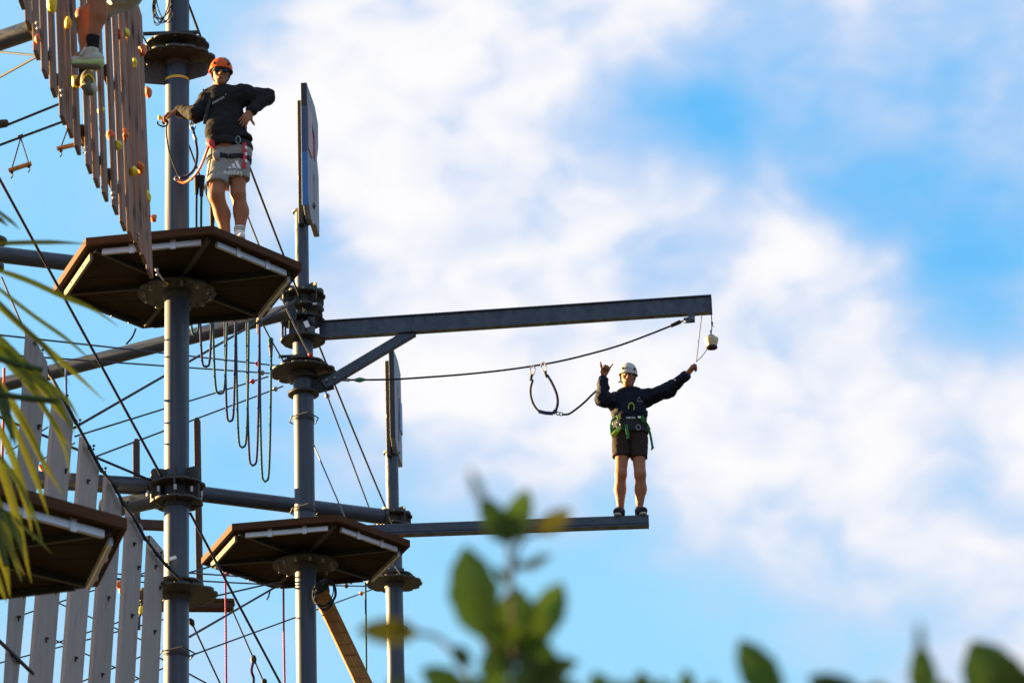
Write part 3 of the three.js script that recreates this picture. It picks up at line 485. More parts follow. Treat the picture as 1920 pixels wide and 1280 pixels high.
// ------------------------------------------------------------------ cables
const cables = [  // label, [x, y, z], [x, y, z], radius, sag, sleeve, tone
  ['thick twisted cable crossing from the left edge down to the left pole collar', [-20, 302, 31], [304, 896, 34.5], 0.0125, 0, null, 1],
  ['thick cable going down right from the left pole collar to the bottom edge', [356, 962, 34.6], [545, 1318, 39], 0.0125, 0, null, 1],
  ['long cable passing behind the orange-helmeted man from the left pole top to the right pole', [350, 0, 34.7], [736, 982, 50.8], 0.012, 0.12],
  ['cable dropping behind the orange-helmeted man\'s right leg to the hanger bar on the middle pole', [381, 168, 34.5], [584, 671, 42.1], 0.009, 0.2, ['red', 0.985], 2],
  ['cable dropping behind the orange-helmeted man\'s left leg to the lobed plate on the middle pole', [352, 268, 34.7], [531, 677, 42.2], 0.009, 0.16],
  ['upper thin level cable with a red sleeve, left edge to the middle pole plate', [-10, 627, 33], [514, 685, 42.2], 0.0085, 0, ['red', 0.925]],
  ['second thin cable from the left edge to the lobed plate on the middle pole', [36, 667, 33.5], [508, 700, 42.2], 0.0085, 0, ['ferrule', 0.955]],
  ['thick dark cable climbing from the second grey plank to the upper middle pole hub', [138, 802, 33.2], [548, 566, 42.3], 0.0125, 0],
  ['thin cable with a red sleeve climbing from the grey planks to the lobed plate', [140, 818, 33.2], [502, 706, 42.2], 0.0085, 0, ['red', 0.9]],
  ['thin cable climbing from the grey planks to below the lobed plate', [178, 856, 33.5], [530, 724, 42.2], 0.0085, 0, ['ferrule', 0.95]],
  ['dark cable from the left edge behind the grey planks to the left pole collar', [-20, 774, 33], [300, 908, 34.6], 0.012, 0, null, 1],
  ['cable from the brace foot down to the right pole collar, ending under its hub', [610, 733, 42.35], [706, 990, 50.8], 0.0095, 0, ['ferrule', 0.03]],
  ['cable from behind the middle pole down to the middle platform', [587, 832, 42.5], [648, 973, 42.0], 0.008, 0, null, 2],
  ['short thick cable from the big platform\'s right rear corner to the middle pole', [480, 606, 36.2], [556, 562, 42.2], 0.012, 0],
  ['lowest thin cable between the left and middle poles, ending at an orange sleeve', [354, 1230, 34.7], [700, 1104, 50.8], 0.008, 0, ['orangeSleeve', 0.905]],
  ['thick dark cable from the left pole to the middle platform\'s rear edge', [354, 1194, 34.8], [520, 1098, 42.9], 0.0115, 0],
  ['cable tying the dark lower hub to the underside of the middle platform', [400, 1118, 34.8], [524, 1090, 42.8], 0.009, 0],
  ['level cable left of the middle platform, the one with the red clamp', [354, 1074, 34.9], [470, 1082, 43], 0.008, 0],
  ['level cable left of the middle platform, just under the red clamp', [354, 1088, 34.9], [530, 1097, 43], 0.008, 0],
  ['short cable rising from the left pole to the middle platform corner', [352, 1074, 34.9], [408, 1058, 42.5], 0.009, 0],
  ['blue cable hanging slack from the dark brown edge to the bottom, with two dark knots', [436, 1146, 40], [506, 1305, 40], 0.0085, 0, null, 1],
  ['thin blue cable from the left pole\'s right side to the bottom edge', [357, 1163, 36], [420, 1298, 37.5], 0.0085, 0, ['black', 0.02], 1],
  ['blue cable just right of the left pole in the bottom corner', [352, 1262, 36], [400, 1288, 37], 0.0085, 0, null, 1],
  ['thin cable between the middle platform and the right pole\'s lobed plate', [596, 1097, 42.6], [693, 1099, 50.8], 0.009, 0, ['black', 0.5]],
  ['thin bright cable from the middle platform corner to the right pole hanger', [739, 1060, 43], [750, 1076, 50.8], 0.007, 0, null, 2],
  ['thin cable ending on the left pole hub from the right end of the climbing wall', [267, 68, 33.2], [283, 94, 34.4], 0.008, 0],
  ['bright cable holding the foot of the climbing wall under the big platform', [289, 502, 32.8], [311, 531, 34.4], 0.008, 0, ['tape', 0.97], 2],
  ['dark cable in the top left corner ending at the climbing wall\'s left side', [-10, 149, 31], [68, 106, 30.2], 0.011, 0],
  ['thin level cable in the top left corner beside the steel tube', [-10, 96, 31], [70, 104, 30.2], 0.009, 0],
  ['dark cable from the black pulley to the climbing wall', [8, 236, 31], [112, 194, 31], 0.011, 0],
  ['dark cable carrying the two wooden trapeze bars', [-10, 275, 31.2], [122, 226, 31.2], 0.011, 0],
  ['thin blue cable on the left edge going down to the first grey plank', [2, 520, 33], [47, 625, 32], 0.009, 0, null, 1],
  ['dark cable crossing the foot of the leftmost grey plank', [-8, 1196, 29.8], [60, 1262, 31], 0.016, 0],
];
for (const [label, a, b, r, sag, sleeve, tone] of cables) {
  const A = V(...a), B = V(...b), t = thing('steel_cable', label, 'cable', A.clone(), 'steel cables of the ropes course');
  part(t, 'wire', sag ? tube(sagging(A, B, sag), r, 24, 6) : rod(A, B, r, r, 7), CABLE_TONES[tone ?? 0]);
  if (sleeve) { const p = A.clone().lerp(B, sleeve[1]), d = B.clone().sub(A).normalize(); part(t, 'sleeve', [rod(p.clone().addScaledVector(d, -0.05), p, 0.016, 0.03, 10), rod(p, p.clone().addScaledVector(d, 0.07), 0.03, 0.016, 10)], M[sleeve[0]]); }
}
{ // knots on the slack blue cable, red clamp
  const t = thing('knotted_sling', 'dark knotted sling hanging at the bottom edge on the slack blue cable', 'sling', V(475, 1235, 40));
  part(t, 'knot', ball(V(475, 1236, 40), 0.035, [0.9, 1.4, 0.9]), M.black); part(t, 'sling', tube([V(475, 1238, 40), V(471, 1258, 39.95), V(475, 1272, 40), V(471, 1300, 40)], 0.015), M.navy); part(t, 'knot', ball(V(495, 1277, 40), 0.03), M.black);
}
function dropRope(label, pts, z, r, mat, knot) { const t = thing('hanging_rope', label, 'rope', V(...pts[0], z)); part(t, 'rope', tube(pts.map((p) => V(p[0], p[1], z)), r, pts.length * 8, 7), mat); if (knot) part(t, 'knot', [ball(V(pts[0][0] - 3, pts[0][1], z), 0.028, [1, 0.8, 1]), ball(V(pts[0][0] + 4, pts[0][1] - 3, z), 0.024)], knot); return t; }
dropRope('pink rope hanging from a red clamp left of the middle platform', [[422, 1078], [423, 1180], [424, 1310]], 43, 0.0115, M.pink, M.red);
dropRope('pink rope hanging straight down beside the middle pole', [[531, 1100], [532, 1200], [534, 1310]], 43.2, 0.0115, M.pink, M.black);
dropRope('thin teal rope hanging at the right corner of the middle platform', [[685, 1092], [686, 1180], [687, 1310]], 43.2, 0.011, M.teal);
dropRope('red and blue rope hanging at the left edge behind the palm leaves', [[7, 690], [6, 760], [3, 870]], 36, 0.013, M.red);
dropRope('short blue rope hanging from the long tube between grey planks', [[123, 690], [123, 720], [124, 760]], 37.4, 0.012, M.blueRope);
dropRope('short loose black cord under the left corner of the big platform', [[254, 616], [247, 632], [236, 645]], 36, 0.009, M.cable);
dropRope('short loose cord end under the middle platform', [[506, 1106], [503, 1118], [500, 1124]], 43.6, 0.009, M.cable);

{
  const pts = [[600, 712], [640, 712], [735, 711], [800, 707], [860, 702.5], [930, 695.5], [990, 687.5], [1045, 678], [1100, 665], [1160, 648], [1220, 626], [1281, 601.5]].map(([x, y]) => V(x, y, lerp(ZM - 0.02, 42.1, (x - 600) / 680)));
  const t = thing('safety_cable', 'long sagging safety cable with a green sleeve, under the cantilever beam', 'cable', pts[0].clone());
  part(t, 'wire', tube(pts, 0.011, 120, 7), M.cable);
  const s = (a, b) => [rod(a, a.clone().lerp(b, 0.5), 0.014, 0.03, 10), rod(a.clone().lerp(b, 0.5), b, 0.03, 0.014, 10)];
  part(t, 'green_sleeve', s(V(664, 712.5, 42.3), V(684, 711.5, 42.3)), M.greenSleeve); part(t, 'ferrule', rod(V(636, 711.5, 42.3), V(655, 712.5, 42.3), 0.018), M.ferrule); part(t, 'ferrule', rod(V(1258, 611, 42.1), V(1276, 603, 42.1), 0.02, 0.024), M.steelDark);
}

// ------------------------------------------------------------------ rope loops below the big platform
function uLoop(label, xl, xr, yb, mat, z, ytop = 604, yr) {
  const pts = [], n = 26; for (let i = 0; i <= n; i++) { const u = -1 + 2 * i / n, x = lerp(xl, xr, (u + 1) / 2) + 0; const s = Math.sign(u), e = s * Math.pow(Math.abs(u), 0.32); const top = u > 0 && yr ? yr : ytop; const y = yb - (yb - top) * Math.pow(Math.abs(u), 1.0) ** 1.6; pts.push(V((xl + xr) / 2 + (xr - xl) / 2 * e * (1 - 0.0), y, z)); }
  return single('rope_loop', label, 'rope', tube(pts, 0.0115, 90, 7), mat, 'rope loops below the big platform');
}
uLoop('smallest green rope loop, just right of the left pole under the platform', 358, 372, 626, M.teal, 35.9);
uLoop('short navy rope loop next to the small green one', 375, 396, 687, M.navy, 36);
uLoop('first long teal rope loop, second shortest of the teal ones', 399, 425, 738, M.teal, 36.05);
uLoop('narrow pointed navy rope loop between two teal loops', 421, 441, 790, M.navy, 36.1);
uLoop('long teal rope loop in the middle of the row', 442, 466, 839, M.teal, 36.15);
uLoop('longest navy rope loop of the row', 462, 486, 873, M.navy, 36.2);
uLoop('longest and rightmost teal rope loop, tied to the knotted cable', 486, 508, 903, M.teal, 36.3, 612, 670);
{ const t = thing('rope_sleeve', 'black sleeve and green knot on the cable at the end of the longest teal loop', 'sleeve', V(507, 640, 36.9));
  part(t, 'knot', ball(V(507, 638, 36.4), 0.03, [0.9, 1.1, 0.9]), M.teal); part(t, 'sleeve', rod(V(508, 668, 36.3), V(507, 646, 36.4), 0.013, 0.024), M.black);
  const q = thing('rope_sleeve', 'black rope sleeve hanging at the right rear corner of the big platform', 'sleeve', V(484, 600, 36.3)); part(q, 'sleeve', rod(V(484, 626, 36.3), V(485, 600, 36.3), 0.013, 0.027), M.black); part(q, 'end_bolt', ball(V(486, 597, 36.2), 0.022), M.zinc);
}
// ropes and sleeves above the platform, behind the man
function sleeveRope(label, x, y0, y1, mat, z, ytop) {
  const t = thing('sleeved_rope', label, 'rope', V(x, y1, z)); part(t, 'rope', tube([V(x, y0, z), V(x - 0.5, (y0 + y1) / 2, z), V(x - 0.5, y1, z)], 0.012), mat); part(t, 'sleeve', rod(V(x, y0 + 6, z), V(x + 1, ytop, z), 0.017, 0.03), M.strap); return t;
}
sleeveRope('navy rope with a black sleeve hanging right of the left pole above the deck', 368, 358, 436, M.navy, 34.9, 330);
sleeveRope('teal rope with a black sleeve hanging beside the navy one above the deck', 377, 362, 436, M.teal, 34.9, 330);
sleeveRope('black sleeved rope end between the pole and the man\'s shin', 397, 425, 440, M.teal, 34.9, 388);

// ------------------------------------------------------------------ trapeze bars, pulley
function trapeze(label, ax, ay, x0, y0, x1, y1, z, l0, l1) {
  const t = thing('trapeze_bar', label, 'trapeze', V(ax, ay, z), 'trapeze bars under the climbing wall');
  part(t, 'bar', rod(V(x0, y0, z), V(x1, y1, z), 0.02, 0.02, 14), M.stick);
  const a = V(ax, ay, z); for (const p of [V(l0[0], l0[1], z), V(l1[0], l1[1], z)]) { part(t, 'cord', rod(a, p, 0.006, 0.006, 6), M.cable); part(t, 'knot', [ball(p.clone().add(v3(0, -0.02, 0)), 0.018, [1, 1.4, 1]), tube([p.clone().add(v3(0, -0.03, 0)), p.clone().add(v3(0.01, -0.06, 0)), p.clone().add(v3(-0.005, -0.085, 0))], 0.005)], M.black); }
  part(t, 'cable_clamp', rod(V(ax - 5, ay, z), V(ax + 5, ay - 4, z), 0.018, 0.018), M.black);
}
trapeze('wooden trapeze bar hanging free at the left, below the cable', 38, 258, 15, 320, 58, 306, 31.2, [21, 317], [53, 306]);
trapeze('wooden trapeze bar half hidden behind the climbing wall', 128, 236, 106, 279, 160, 266, 31.3, [113, 277], [156, 270]);
{ const t = thing('cable_pulley', 'black pulley at the left edge, at the end of a dark cable', 'pulley', V(4, 232, 31)); part(t, 'housing', rod(V(-14, 234, 31), V(10, 231, 31), 0.04, 0.034, 18), M.black); part(t, 'end_cap', ball(V(11, 231, 31), 0.034, [0.6, 1, 1]), M.black); }
{ const t = thing('clamp_hub', 'dark clamp plates at the left edge on the tube beside the palm', 'clamp', V(0, 470, 37.4)); const c = V(-14, 452, 37.4); part(t, 'plate', new THREE.CylinderGeometry(0.14, 0.14, 0.03, 24).translate(c.x, c.y, c.z), M.plate); const d = V(-14, 500, 37.4); part(t, 'plate', new THREE.CylinderGeometry(0.11, 0.11, 0.04, 24).translate(d.x, d.y, d.z), M.plate); part(t, 'pin', [rod(V(-14, 452, 37.4), V(-14, 505, 37.4), 0.05)], M.plate); }

// ------------------------------------------------------------------ coils of cable
function coil(label, cx, cy, rx, ry, z, n, turn, r = 0.007) { const gs = []; for (let i = 0; i < n; i++) { const p = [], ox = rr(-4, 4), oy = rr(-4, 4), kx = rr(0.8, 1.15), ky = rr(0.8, 1.15), t0 = turn + rr(-0.4, 0.4); for (let k = 0; k < 16; k++) { const a = k / 16 * 2 * Math.PI, x = rx * kx * Math.cos(a), y = ry * ky * Math.sin(a); p.push(V(cx + ox + x * Math.cos(t0) - y * Math.sin(t0), cy + oy + x * Math.sin(t0) + y * Math.cos(t0), z + rr(-0.03, 0.03))); } gs.push(tube(p, r, 60, 6, true)); } const t = thing('cable_coil', label, 'cable coil', V(cx, cy, z)); tag(part(t, 'loops', gs, M.cable), null, null, null, 'stuff'); part(t, 'tie', rod(V(cx - 4, cy - ry * 0.9, z), V(cx + 4, cy - ry * 0.9, z), 0.02), M.alu); return t; }
coil('coil of black cable hung below the middle platform', 609, 1112, 20, 26, ZM - 0.2, 6, 0.2);
coil('coil of thin black cable beside the upper hub of the middle pole', 590, 590, 13, 22, ZM - 0.17, 5, -0.5, 0.006);
coil('bundle of thin wires hanging in front of the left pole at the top edge', 306, 4, 15, 40, ZL - 0.25, 7, 0.15, 0.005);
single('paper_tag', 'small pale tag fixed to the coil at the cantilever clamp', 'tag', bar(V(572, 602, ZM - 0.3), V(577, 613, ZM - 0.3), 0.05, 0.006, v3(1, 0.5, 0)), M.white);
single('paper_tag', 'small white tag sticking out at the left pole beside the last grey plank', 'tag', bar(V(317, 1048, ZL - 0.2), V(330, 1044, ZL - 0.2), 0.03, 0.004, v3(0, 1, 0)), M.white);

// ------------------------------------------------------------------ climbing wall: six panels of three planks
{
  const Y0 = 15.55;
  const bots = [[61, 60], [77, 116], [92, 151], [107, 186], [125, 232], [139, 263], [153, 293], [173, 326], [188, 353], [204, 378], [223, 407], [237, 431], [251, 456], [263, 478], [275, 500], [287, 522]];
  bots.unshift([48, 24], [34, -12]); bots.sort((a, b) => a[1] - b[1]);
  const last = LV(...bots[17], Y0), topR = V(266, 30, -last.z), up = topR.clone().sub(last);
  const words = ['first climbing panel, farthest left', 'second climbing panel from the left, above the trapeze', 'third climbing panel, behind the climber\'s shoes', 'fourth climbing panel from the left', 'fifth climbing panel, second from the right end', 'sixth climbing panel, nearest the left pole'];
  const holdSets = [[], [['y', 92, 8, 15, 22], ['o', 67, 72, 8, 12]], [['y', 124, 44, 12, 18], ['y', 138, 154, 13, 20], ['o', 152, 161, 11, 9]],
    [['y', 186, 207, 11, 11], ['o', 203, 254, 14, 18], ['o', 165, 128, 10, 12]], [['o', 221, 64, 10, 16], ['y', 234, 61, 10, 15], ['y', 217, 273, 12, 15], ['o', 231, 252, 11, 15]],
    [['y', 249, 119, 9, 17], ['o', 263, 93, 14, 20], ['o', 274, 173, 12, 19], ['y', 246, 321, 13, 16], ['o', 260, 315, 13, 16], ['y', 272, 369, 12, 20], ['o', 284, 409, 11, 13]]];
  for (let p = 0; p < 6; p++) {
    const ends = [0, 1, 2].map((i) => { const q = bots[p * 3 + i], B = LV(...q, Y0), A = LV(q[0] - 8, q[1] - 22, Y0); return [A, B]; });
    const t = thing('climbing_panel', words[p] + ', three upright brown planks' + (p > 0 ? ' with coloured holds' : ''), 'climbing panel', ends[1][0].clone(), 'hanging climbing panels of brown planks');
    let n0;
    ends.forEach(([A, B], i) => {
      const side = B.clone().sub(A), w = side.length(); side.normalize();
      const u = up.clone(), mid = A.clone().lerp(B, 0.5).add(v3(rr(-0.004, 0.004), rr(-0.02, 0.02), 0)), nn = side.clone().cross(u).normalize(); if (nn.x < 0) nn.negate(); n0 ??= nn;
      const a = mid.clone().addScaledVector(nn, -0.016), b = a.clone().add(u);
      part(t, 'plank', bar(a, b, w * 0.86, 0.032, side), M.slat[Math.floor(rr(0, 3))]);
    });
    for (const f of [0.12, 0.5, 0.86]) { const a = ends[0][0].clone().lerp(ends[0][0].clone().add(up), f).addScaledVector(n0, -0.055), b = ends[2][1].clone().lerp(ends[2][1].clone().add(up), f).addScaledVector(n0, -0.055), d = b.clone().sub(a).normalize(); part(t, 'batten', bar(a.addScaledVector(d, 0.03), b.addScaledVector(d, 0.16), 0.11, 0.035, v3(0, 1, 0)), M.batten); }
    const sh = ends[2][1].clone().addScaledVector(up, 0.04);
    stuffPart(t, 'shackles', [ball(sh.clone().add(v3(0.03, 0, -0.05)), 0.016), ball(sh.clone().add(v3(0.035, -0.045, -0.05)), 0.014)], M.zinc);
    for (const [c, x, y, w, h] of holdSets[p]) {
      let best = 0, bd = 1e9; ends.forEach(([A, B], i) => { const q = onPlane(x, y, A, n0), s = q.clone().sub(A); const along = s.dot(B.clone().sub(A).normalize()) - s.dot(up.clone().normalize()) * 0; const d = Math.abs(along - 0.15); if (d < bd) { bd = d; best = i; } });
      const c0 = onPlane(x, y, ends[best][0], n0), k = 1 / 225, g = new THREE.IcosahedronGeometry(1, 3), P = g.attributes.position;
      const o = rr(0, 50); for (let i = 0; i < P.count; i++) { const q = v3().fromBufferAttribute(P, i), f = 1 + 0.45 * noise.noise(q.x * 1.3 + o, q.y * 1.3, q.z * 1.3); P.setXYZ(i, q.x * f, q.y * f, q.z * f); }
      g.scale(w * k * 0.62, h * k * 0.62, h * k * 0.62); const gm = mergeVertices(g.deleteAttribute('normal').deleteAttribute('uv')); gm.computeVertexNormals();
      gm.translate(c0.x + n0.x * w * k * 0.28, c0.y + n0.y * w * k * 0.3, c0.z + n0.z * w * k * 0.3);
      part(t, 'climbing_hold', gm, c === 'y' ? M.yellow : M.orange, (c === 'y' ? 'yellow' : 'orange') + ' climbing hold');
    }
  }
}

// ------------------------------------------------------------------ grey swinging planks
{
  const rows = [  // top left, top right, x of the left and right edge at y = 1280
    [[55, 617], [90, 683], 14, 33, 30.6], [[105, 725], [138, 778], 58, 98, 31.4], [[155, 815], [186, 870], 119, 154, 32.3], [[200, 890], [228, 950], 171, 206, 33.1], [[241, 953], [269, 990], 222, 252, 33.8], [[281, 1002], [308, 1034], 267, 297, 34.3]];
  const wire = [], clipAt = [[[65, 660], [88, 704]], [[112, 746], [136, 792]], [[162, 840], [184, 882]], [[207, 908], [226, 946]], [[248, 976], [266, 1010]], [[289, 1040], [306, 1060]]];
  const which = ['tallest grey plank, leftmost, behind the palm leaves', 'second grey plank from the left', 'third grey plank from the left, rising behind the lower platform', 'fourth grey plank from the left, its top just above the lower platform edge', 'fifth grey plank, right of the lower platform corner', 'shortest grey plank, overlapping the left pole'];
  rows.forEach(([tl, tr, xl, xr, z], i) => {
    const zN = z - 0.32, at = (q, x, y) => [lerp(q[0], x, (y - q[1]) / (1280 - q[1])), y];
    const TL = V(...tl, zN), TR = V(...tr, z), BL = V(...at(tl, xl, 1480), zN), BR = V(...at(tr, xr, 1480), z);
    const side = BR.clone().sub(BL).setY(0).normalize(), nn = side.clone().cross(v3(0, 1, 0)).normalize(); if (nn.z < 0) nn.negate();
    const th = 0.036, back = nn.clone().multiplyScalar(-th);
    const chamferL = TL.clone().lerp(TR, 0.0), cut = TR.clone().lerp(BR, 0.02);
    const f = [TL.clone().lerp(BL, 0.004), TL.clone().lerp(TR, 0.1), TR.clone().lerp(TL, 0.06).lerp(BR, 0.0), cut, BR, BL], fb = f.map((p) => p.clone().add(back)), pos = [], tri = (a, b, c) => pos.push(a.x, a.y, a.z, b.x, b.y, b.z, c.x, c.y, c.z);
    const flip = f[1].clone().sub(f[0]).cross(f[2].clone().sub(f[0])).dot(nn) < 0;
    const T = (a, b, c) => flip ? tri(a, c, b) : tri(a, b, c);
    for (let k = 1; k < 5; k++) { T(f[0], f[k], f[k + 1]); T(fb[0], fb[k + 1], fb[k]); }
    for (let k = 0; k < 6; k++) { const n = (k + 1) % 6; T(f[k], fb[k], f[n]); T(fb[k], fb[n], f[n]); }
    const g = new THREE.BufferGeometry(); g.setAttribute('position', new THREE.Float32BufferAttribute(pos, 3)); g.computeVertexNormals(); boxUV(g);
    const uv = g.attributes.uv; for (let k = 0; k < uv.count; k++) uv.setXY(k, uv.getX(k) + i * 1.37, uv.getY(k) + i * 0.71);
    const t = thing('swinging_plank', which[i], 'plank', BL.clone(), 'grey swinging planks');
    part(t, 'plank', g, M.grey[i % 3]);
    const on = (u, v) => { const a = TL.clone().lerp(BL, v), b = TR.clone().lerp(BR, v); return a.lerp(b, u).addScaledVector(nn, 0.006); };
    for (const [u, v] of [[0.42, 0.1], [0.78, 0.165], [0.55, 0.36], [0.5, 0.62]]) part(t, 'bolt_nut', [ball(on(u, v), 0.015, [1.5, 0.8, 1], 1), ball(on(u, v + 0.006), 0.009, [1, 2, 1], 1)], M.black);
    const [c1, c2] = clipAt[i].map((q) => onPlane(...q, TL, nn).addScaledVector(nn, 0.026)); if (!i) wire.push(onPlane(57, 642, TL, nn).addScaledVector(nn, 0.026)); wire.push(c1, c2);
    for (const c of [c1, c2]) part(t, 'cable_clip', [ball(c, 0.02, [0.9, 1.2, 0.8]), ball(c.clone().add(v3(0.036, 0.012, 0.01)), 0.012), ball(c.clone().add(v3(0.034, -0.018, 0.01)), 0.01)], M.black);
  });
  wire.push(V(345, 1094, 34.35));
  single('steel_cable', 'dark cable running along the tops of the grey planks to the left pole', 'cable', wire.slice(1).map((p, i) => rod(wire[i], p, 0.014, 0.014, 8)), M.cable, 'steel cables of the ropes course');
}
// small things glimpsed between the grey planks
single('orange_glove', 'orange scrap of fabric glimpsed between the fourth and fifth grey planks', 'fabric', [ball(V(222, 1096, 38), 0.035, [0.9, 1.2, 0.8]), ball(V(226, 1106, 38), 0.028, [0.8, 1.6, 0.8])], M.orange);
{ const t = thing('yellow_pulley', 'yellow pulley glimpsed left of the last grey plank', 'pulley', V(265, 1145, 38)); part(t, 'body', ball(V(265, 1144, 38), 0.036, [0.95, 1.3, 0.8]), M.yellow); part(t, 'shackle', rod(V(265, 1134, 38), V(266, 1125, 38), 0.016), M.black); part(t, 'fork', [rod(V(263, 1150, 38), V(259, 1162, 38), 0.011), rod(V(267, 1150, 38), V(270, 1162, 38), 0.011)], M.black); }
single('orange_strap', 'orange strap glimpsed between the first two grey planks', 'strap', tube([V(74, 872, 35), V(80, 882, 35), V(88, 894, 35)], 0.02), M.orange);
// thin wires of the net behind the grey planks
const net = [
  [-10, 1120, 320, 1072, 'thin wire climbing right from the foot of the leftmost grey plank'], [40, 1100, 300, 1215, 'thin wire slanting down right across the lower gaps of the grey planks'], [20, 1160, 310, 1060, 'steepest thin wire climbing right behind the grey planks'], [60, 1220, 300, 1140, 'thin wire climbing right below the middle of the grey plank gaps'],
  [-10, 1245, 310, 1160, 'thin wire climbing right from the bottom left corner'], [60, 1180, 300, 1290, 'lowest thin wire slanting down right behind the grey planks'], [100, 1300, 300, 1215, 'short thin wire climbing right at the bottom edge'], [170, 1310, 312, 1250, 'thin wire at the very bottom beside the left pole'],
  [60, 1065, 312, 1082, 'nearly level thin wire behind the grey planks'], [60, 870, 140, 830, 'short thin wire between the first two grey planks, rising right'], [10, 850, 90, 800, 'short thin wire left of the first grey plank, rising right'], [20, 880, 110, 930, 'short thin wire behind the first grey plank, falling right'], [0, 1050, 310, 1098, 'thin wire falling right from the lower platform to the left pole']];
net.forEach(([x0, y0, x1, y1, label], i) => single('net_wire', label, 'wire', rod(V(x0, y0, 39.5 + i * 0.06), V(x1, y1, 39.5 + i * 0.06), 0.0075, 0.0075, 6), M.cable, 'thin wires behind the grey planks'));

// ------------------------------------------------------------------ people: bodies and clothes meshed from joints
function cone(a, b, ra, rb, o = {}) { return { a, b, ra, rb, k: o.k ?? 0.03, n: o.n, s: o.s ?? 1 }; }
function blob(c, rx, ry, rz, o = {}) { return { c, r: [rx, ry, rz], q: o.q, k: o.k ?? 0.03, cut: o.cut }; }
function evalPrim(p, x, y, z) {
  if (p.c) {
    let X = x - p.c.x, Y = y - p.c.y, Z = z - p.c.z;
    if (p.q) { const m = p.q; const x2 = m[0] * X + m[1] * Y + m[2] * Z, y2 = m[3] * X + m[4] * Y + m[5] * Z, z2 = m[6] * X + m[7] * Y + m[8] * Z; X = x2; Y = y2; Z = z2; }
    const [a, b, c] = p.r, k0 = Math.sqrt((X / a) ** 2 + (Y / b) ** 2 + (Z / c) ** 2), k1 = Math.sqrt((X / (a * a)) ** 2 + (Y / (b * b)) ** 2 + (Z / (c * c)) ** 2);
    return k1 < 1e-9 ? -Math.min(a, b, c) : k0 * (k0 - 1) / k1;
  }
  const { a, b } = p; let px = x - a.x, py = y - a.y, pz = z - a.z; const bx = b.x - a.x, by = b.y - a.y, bz = b.z - a.z;
  let t = clamp((px * bx + py * by + pz * bz) / (bx * bx + by * by + bz * bz), 0, 1);
  px -= bx * t; py -= by * t; pz -= bz * t;
  if (p.n) { const d = (px * p.n.x + py * p.n.y + pz * p.n.z) * (p.s - 1); px += p.n.x * d; py += p.n.y * d; pz += p.n.z * d; }   // flattened along n
  const tt = t * t * (3 - 2 * t) * 0.5 + t * 0.5;
  return Math.sqrt(px * px + py * py + pz * pz) - (p.ra + (p.rb - p.ra) * tt);
}
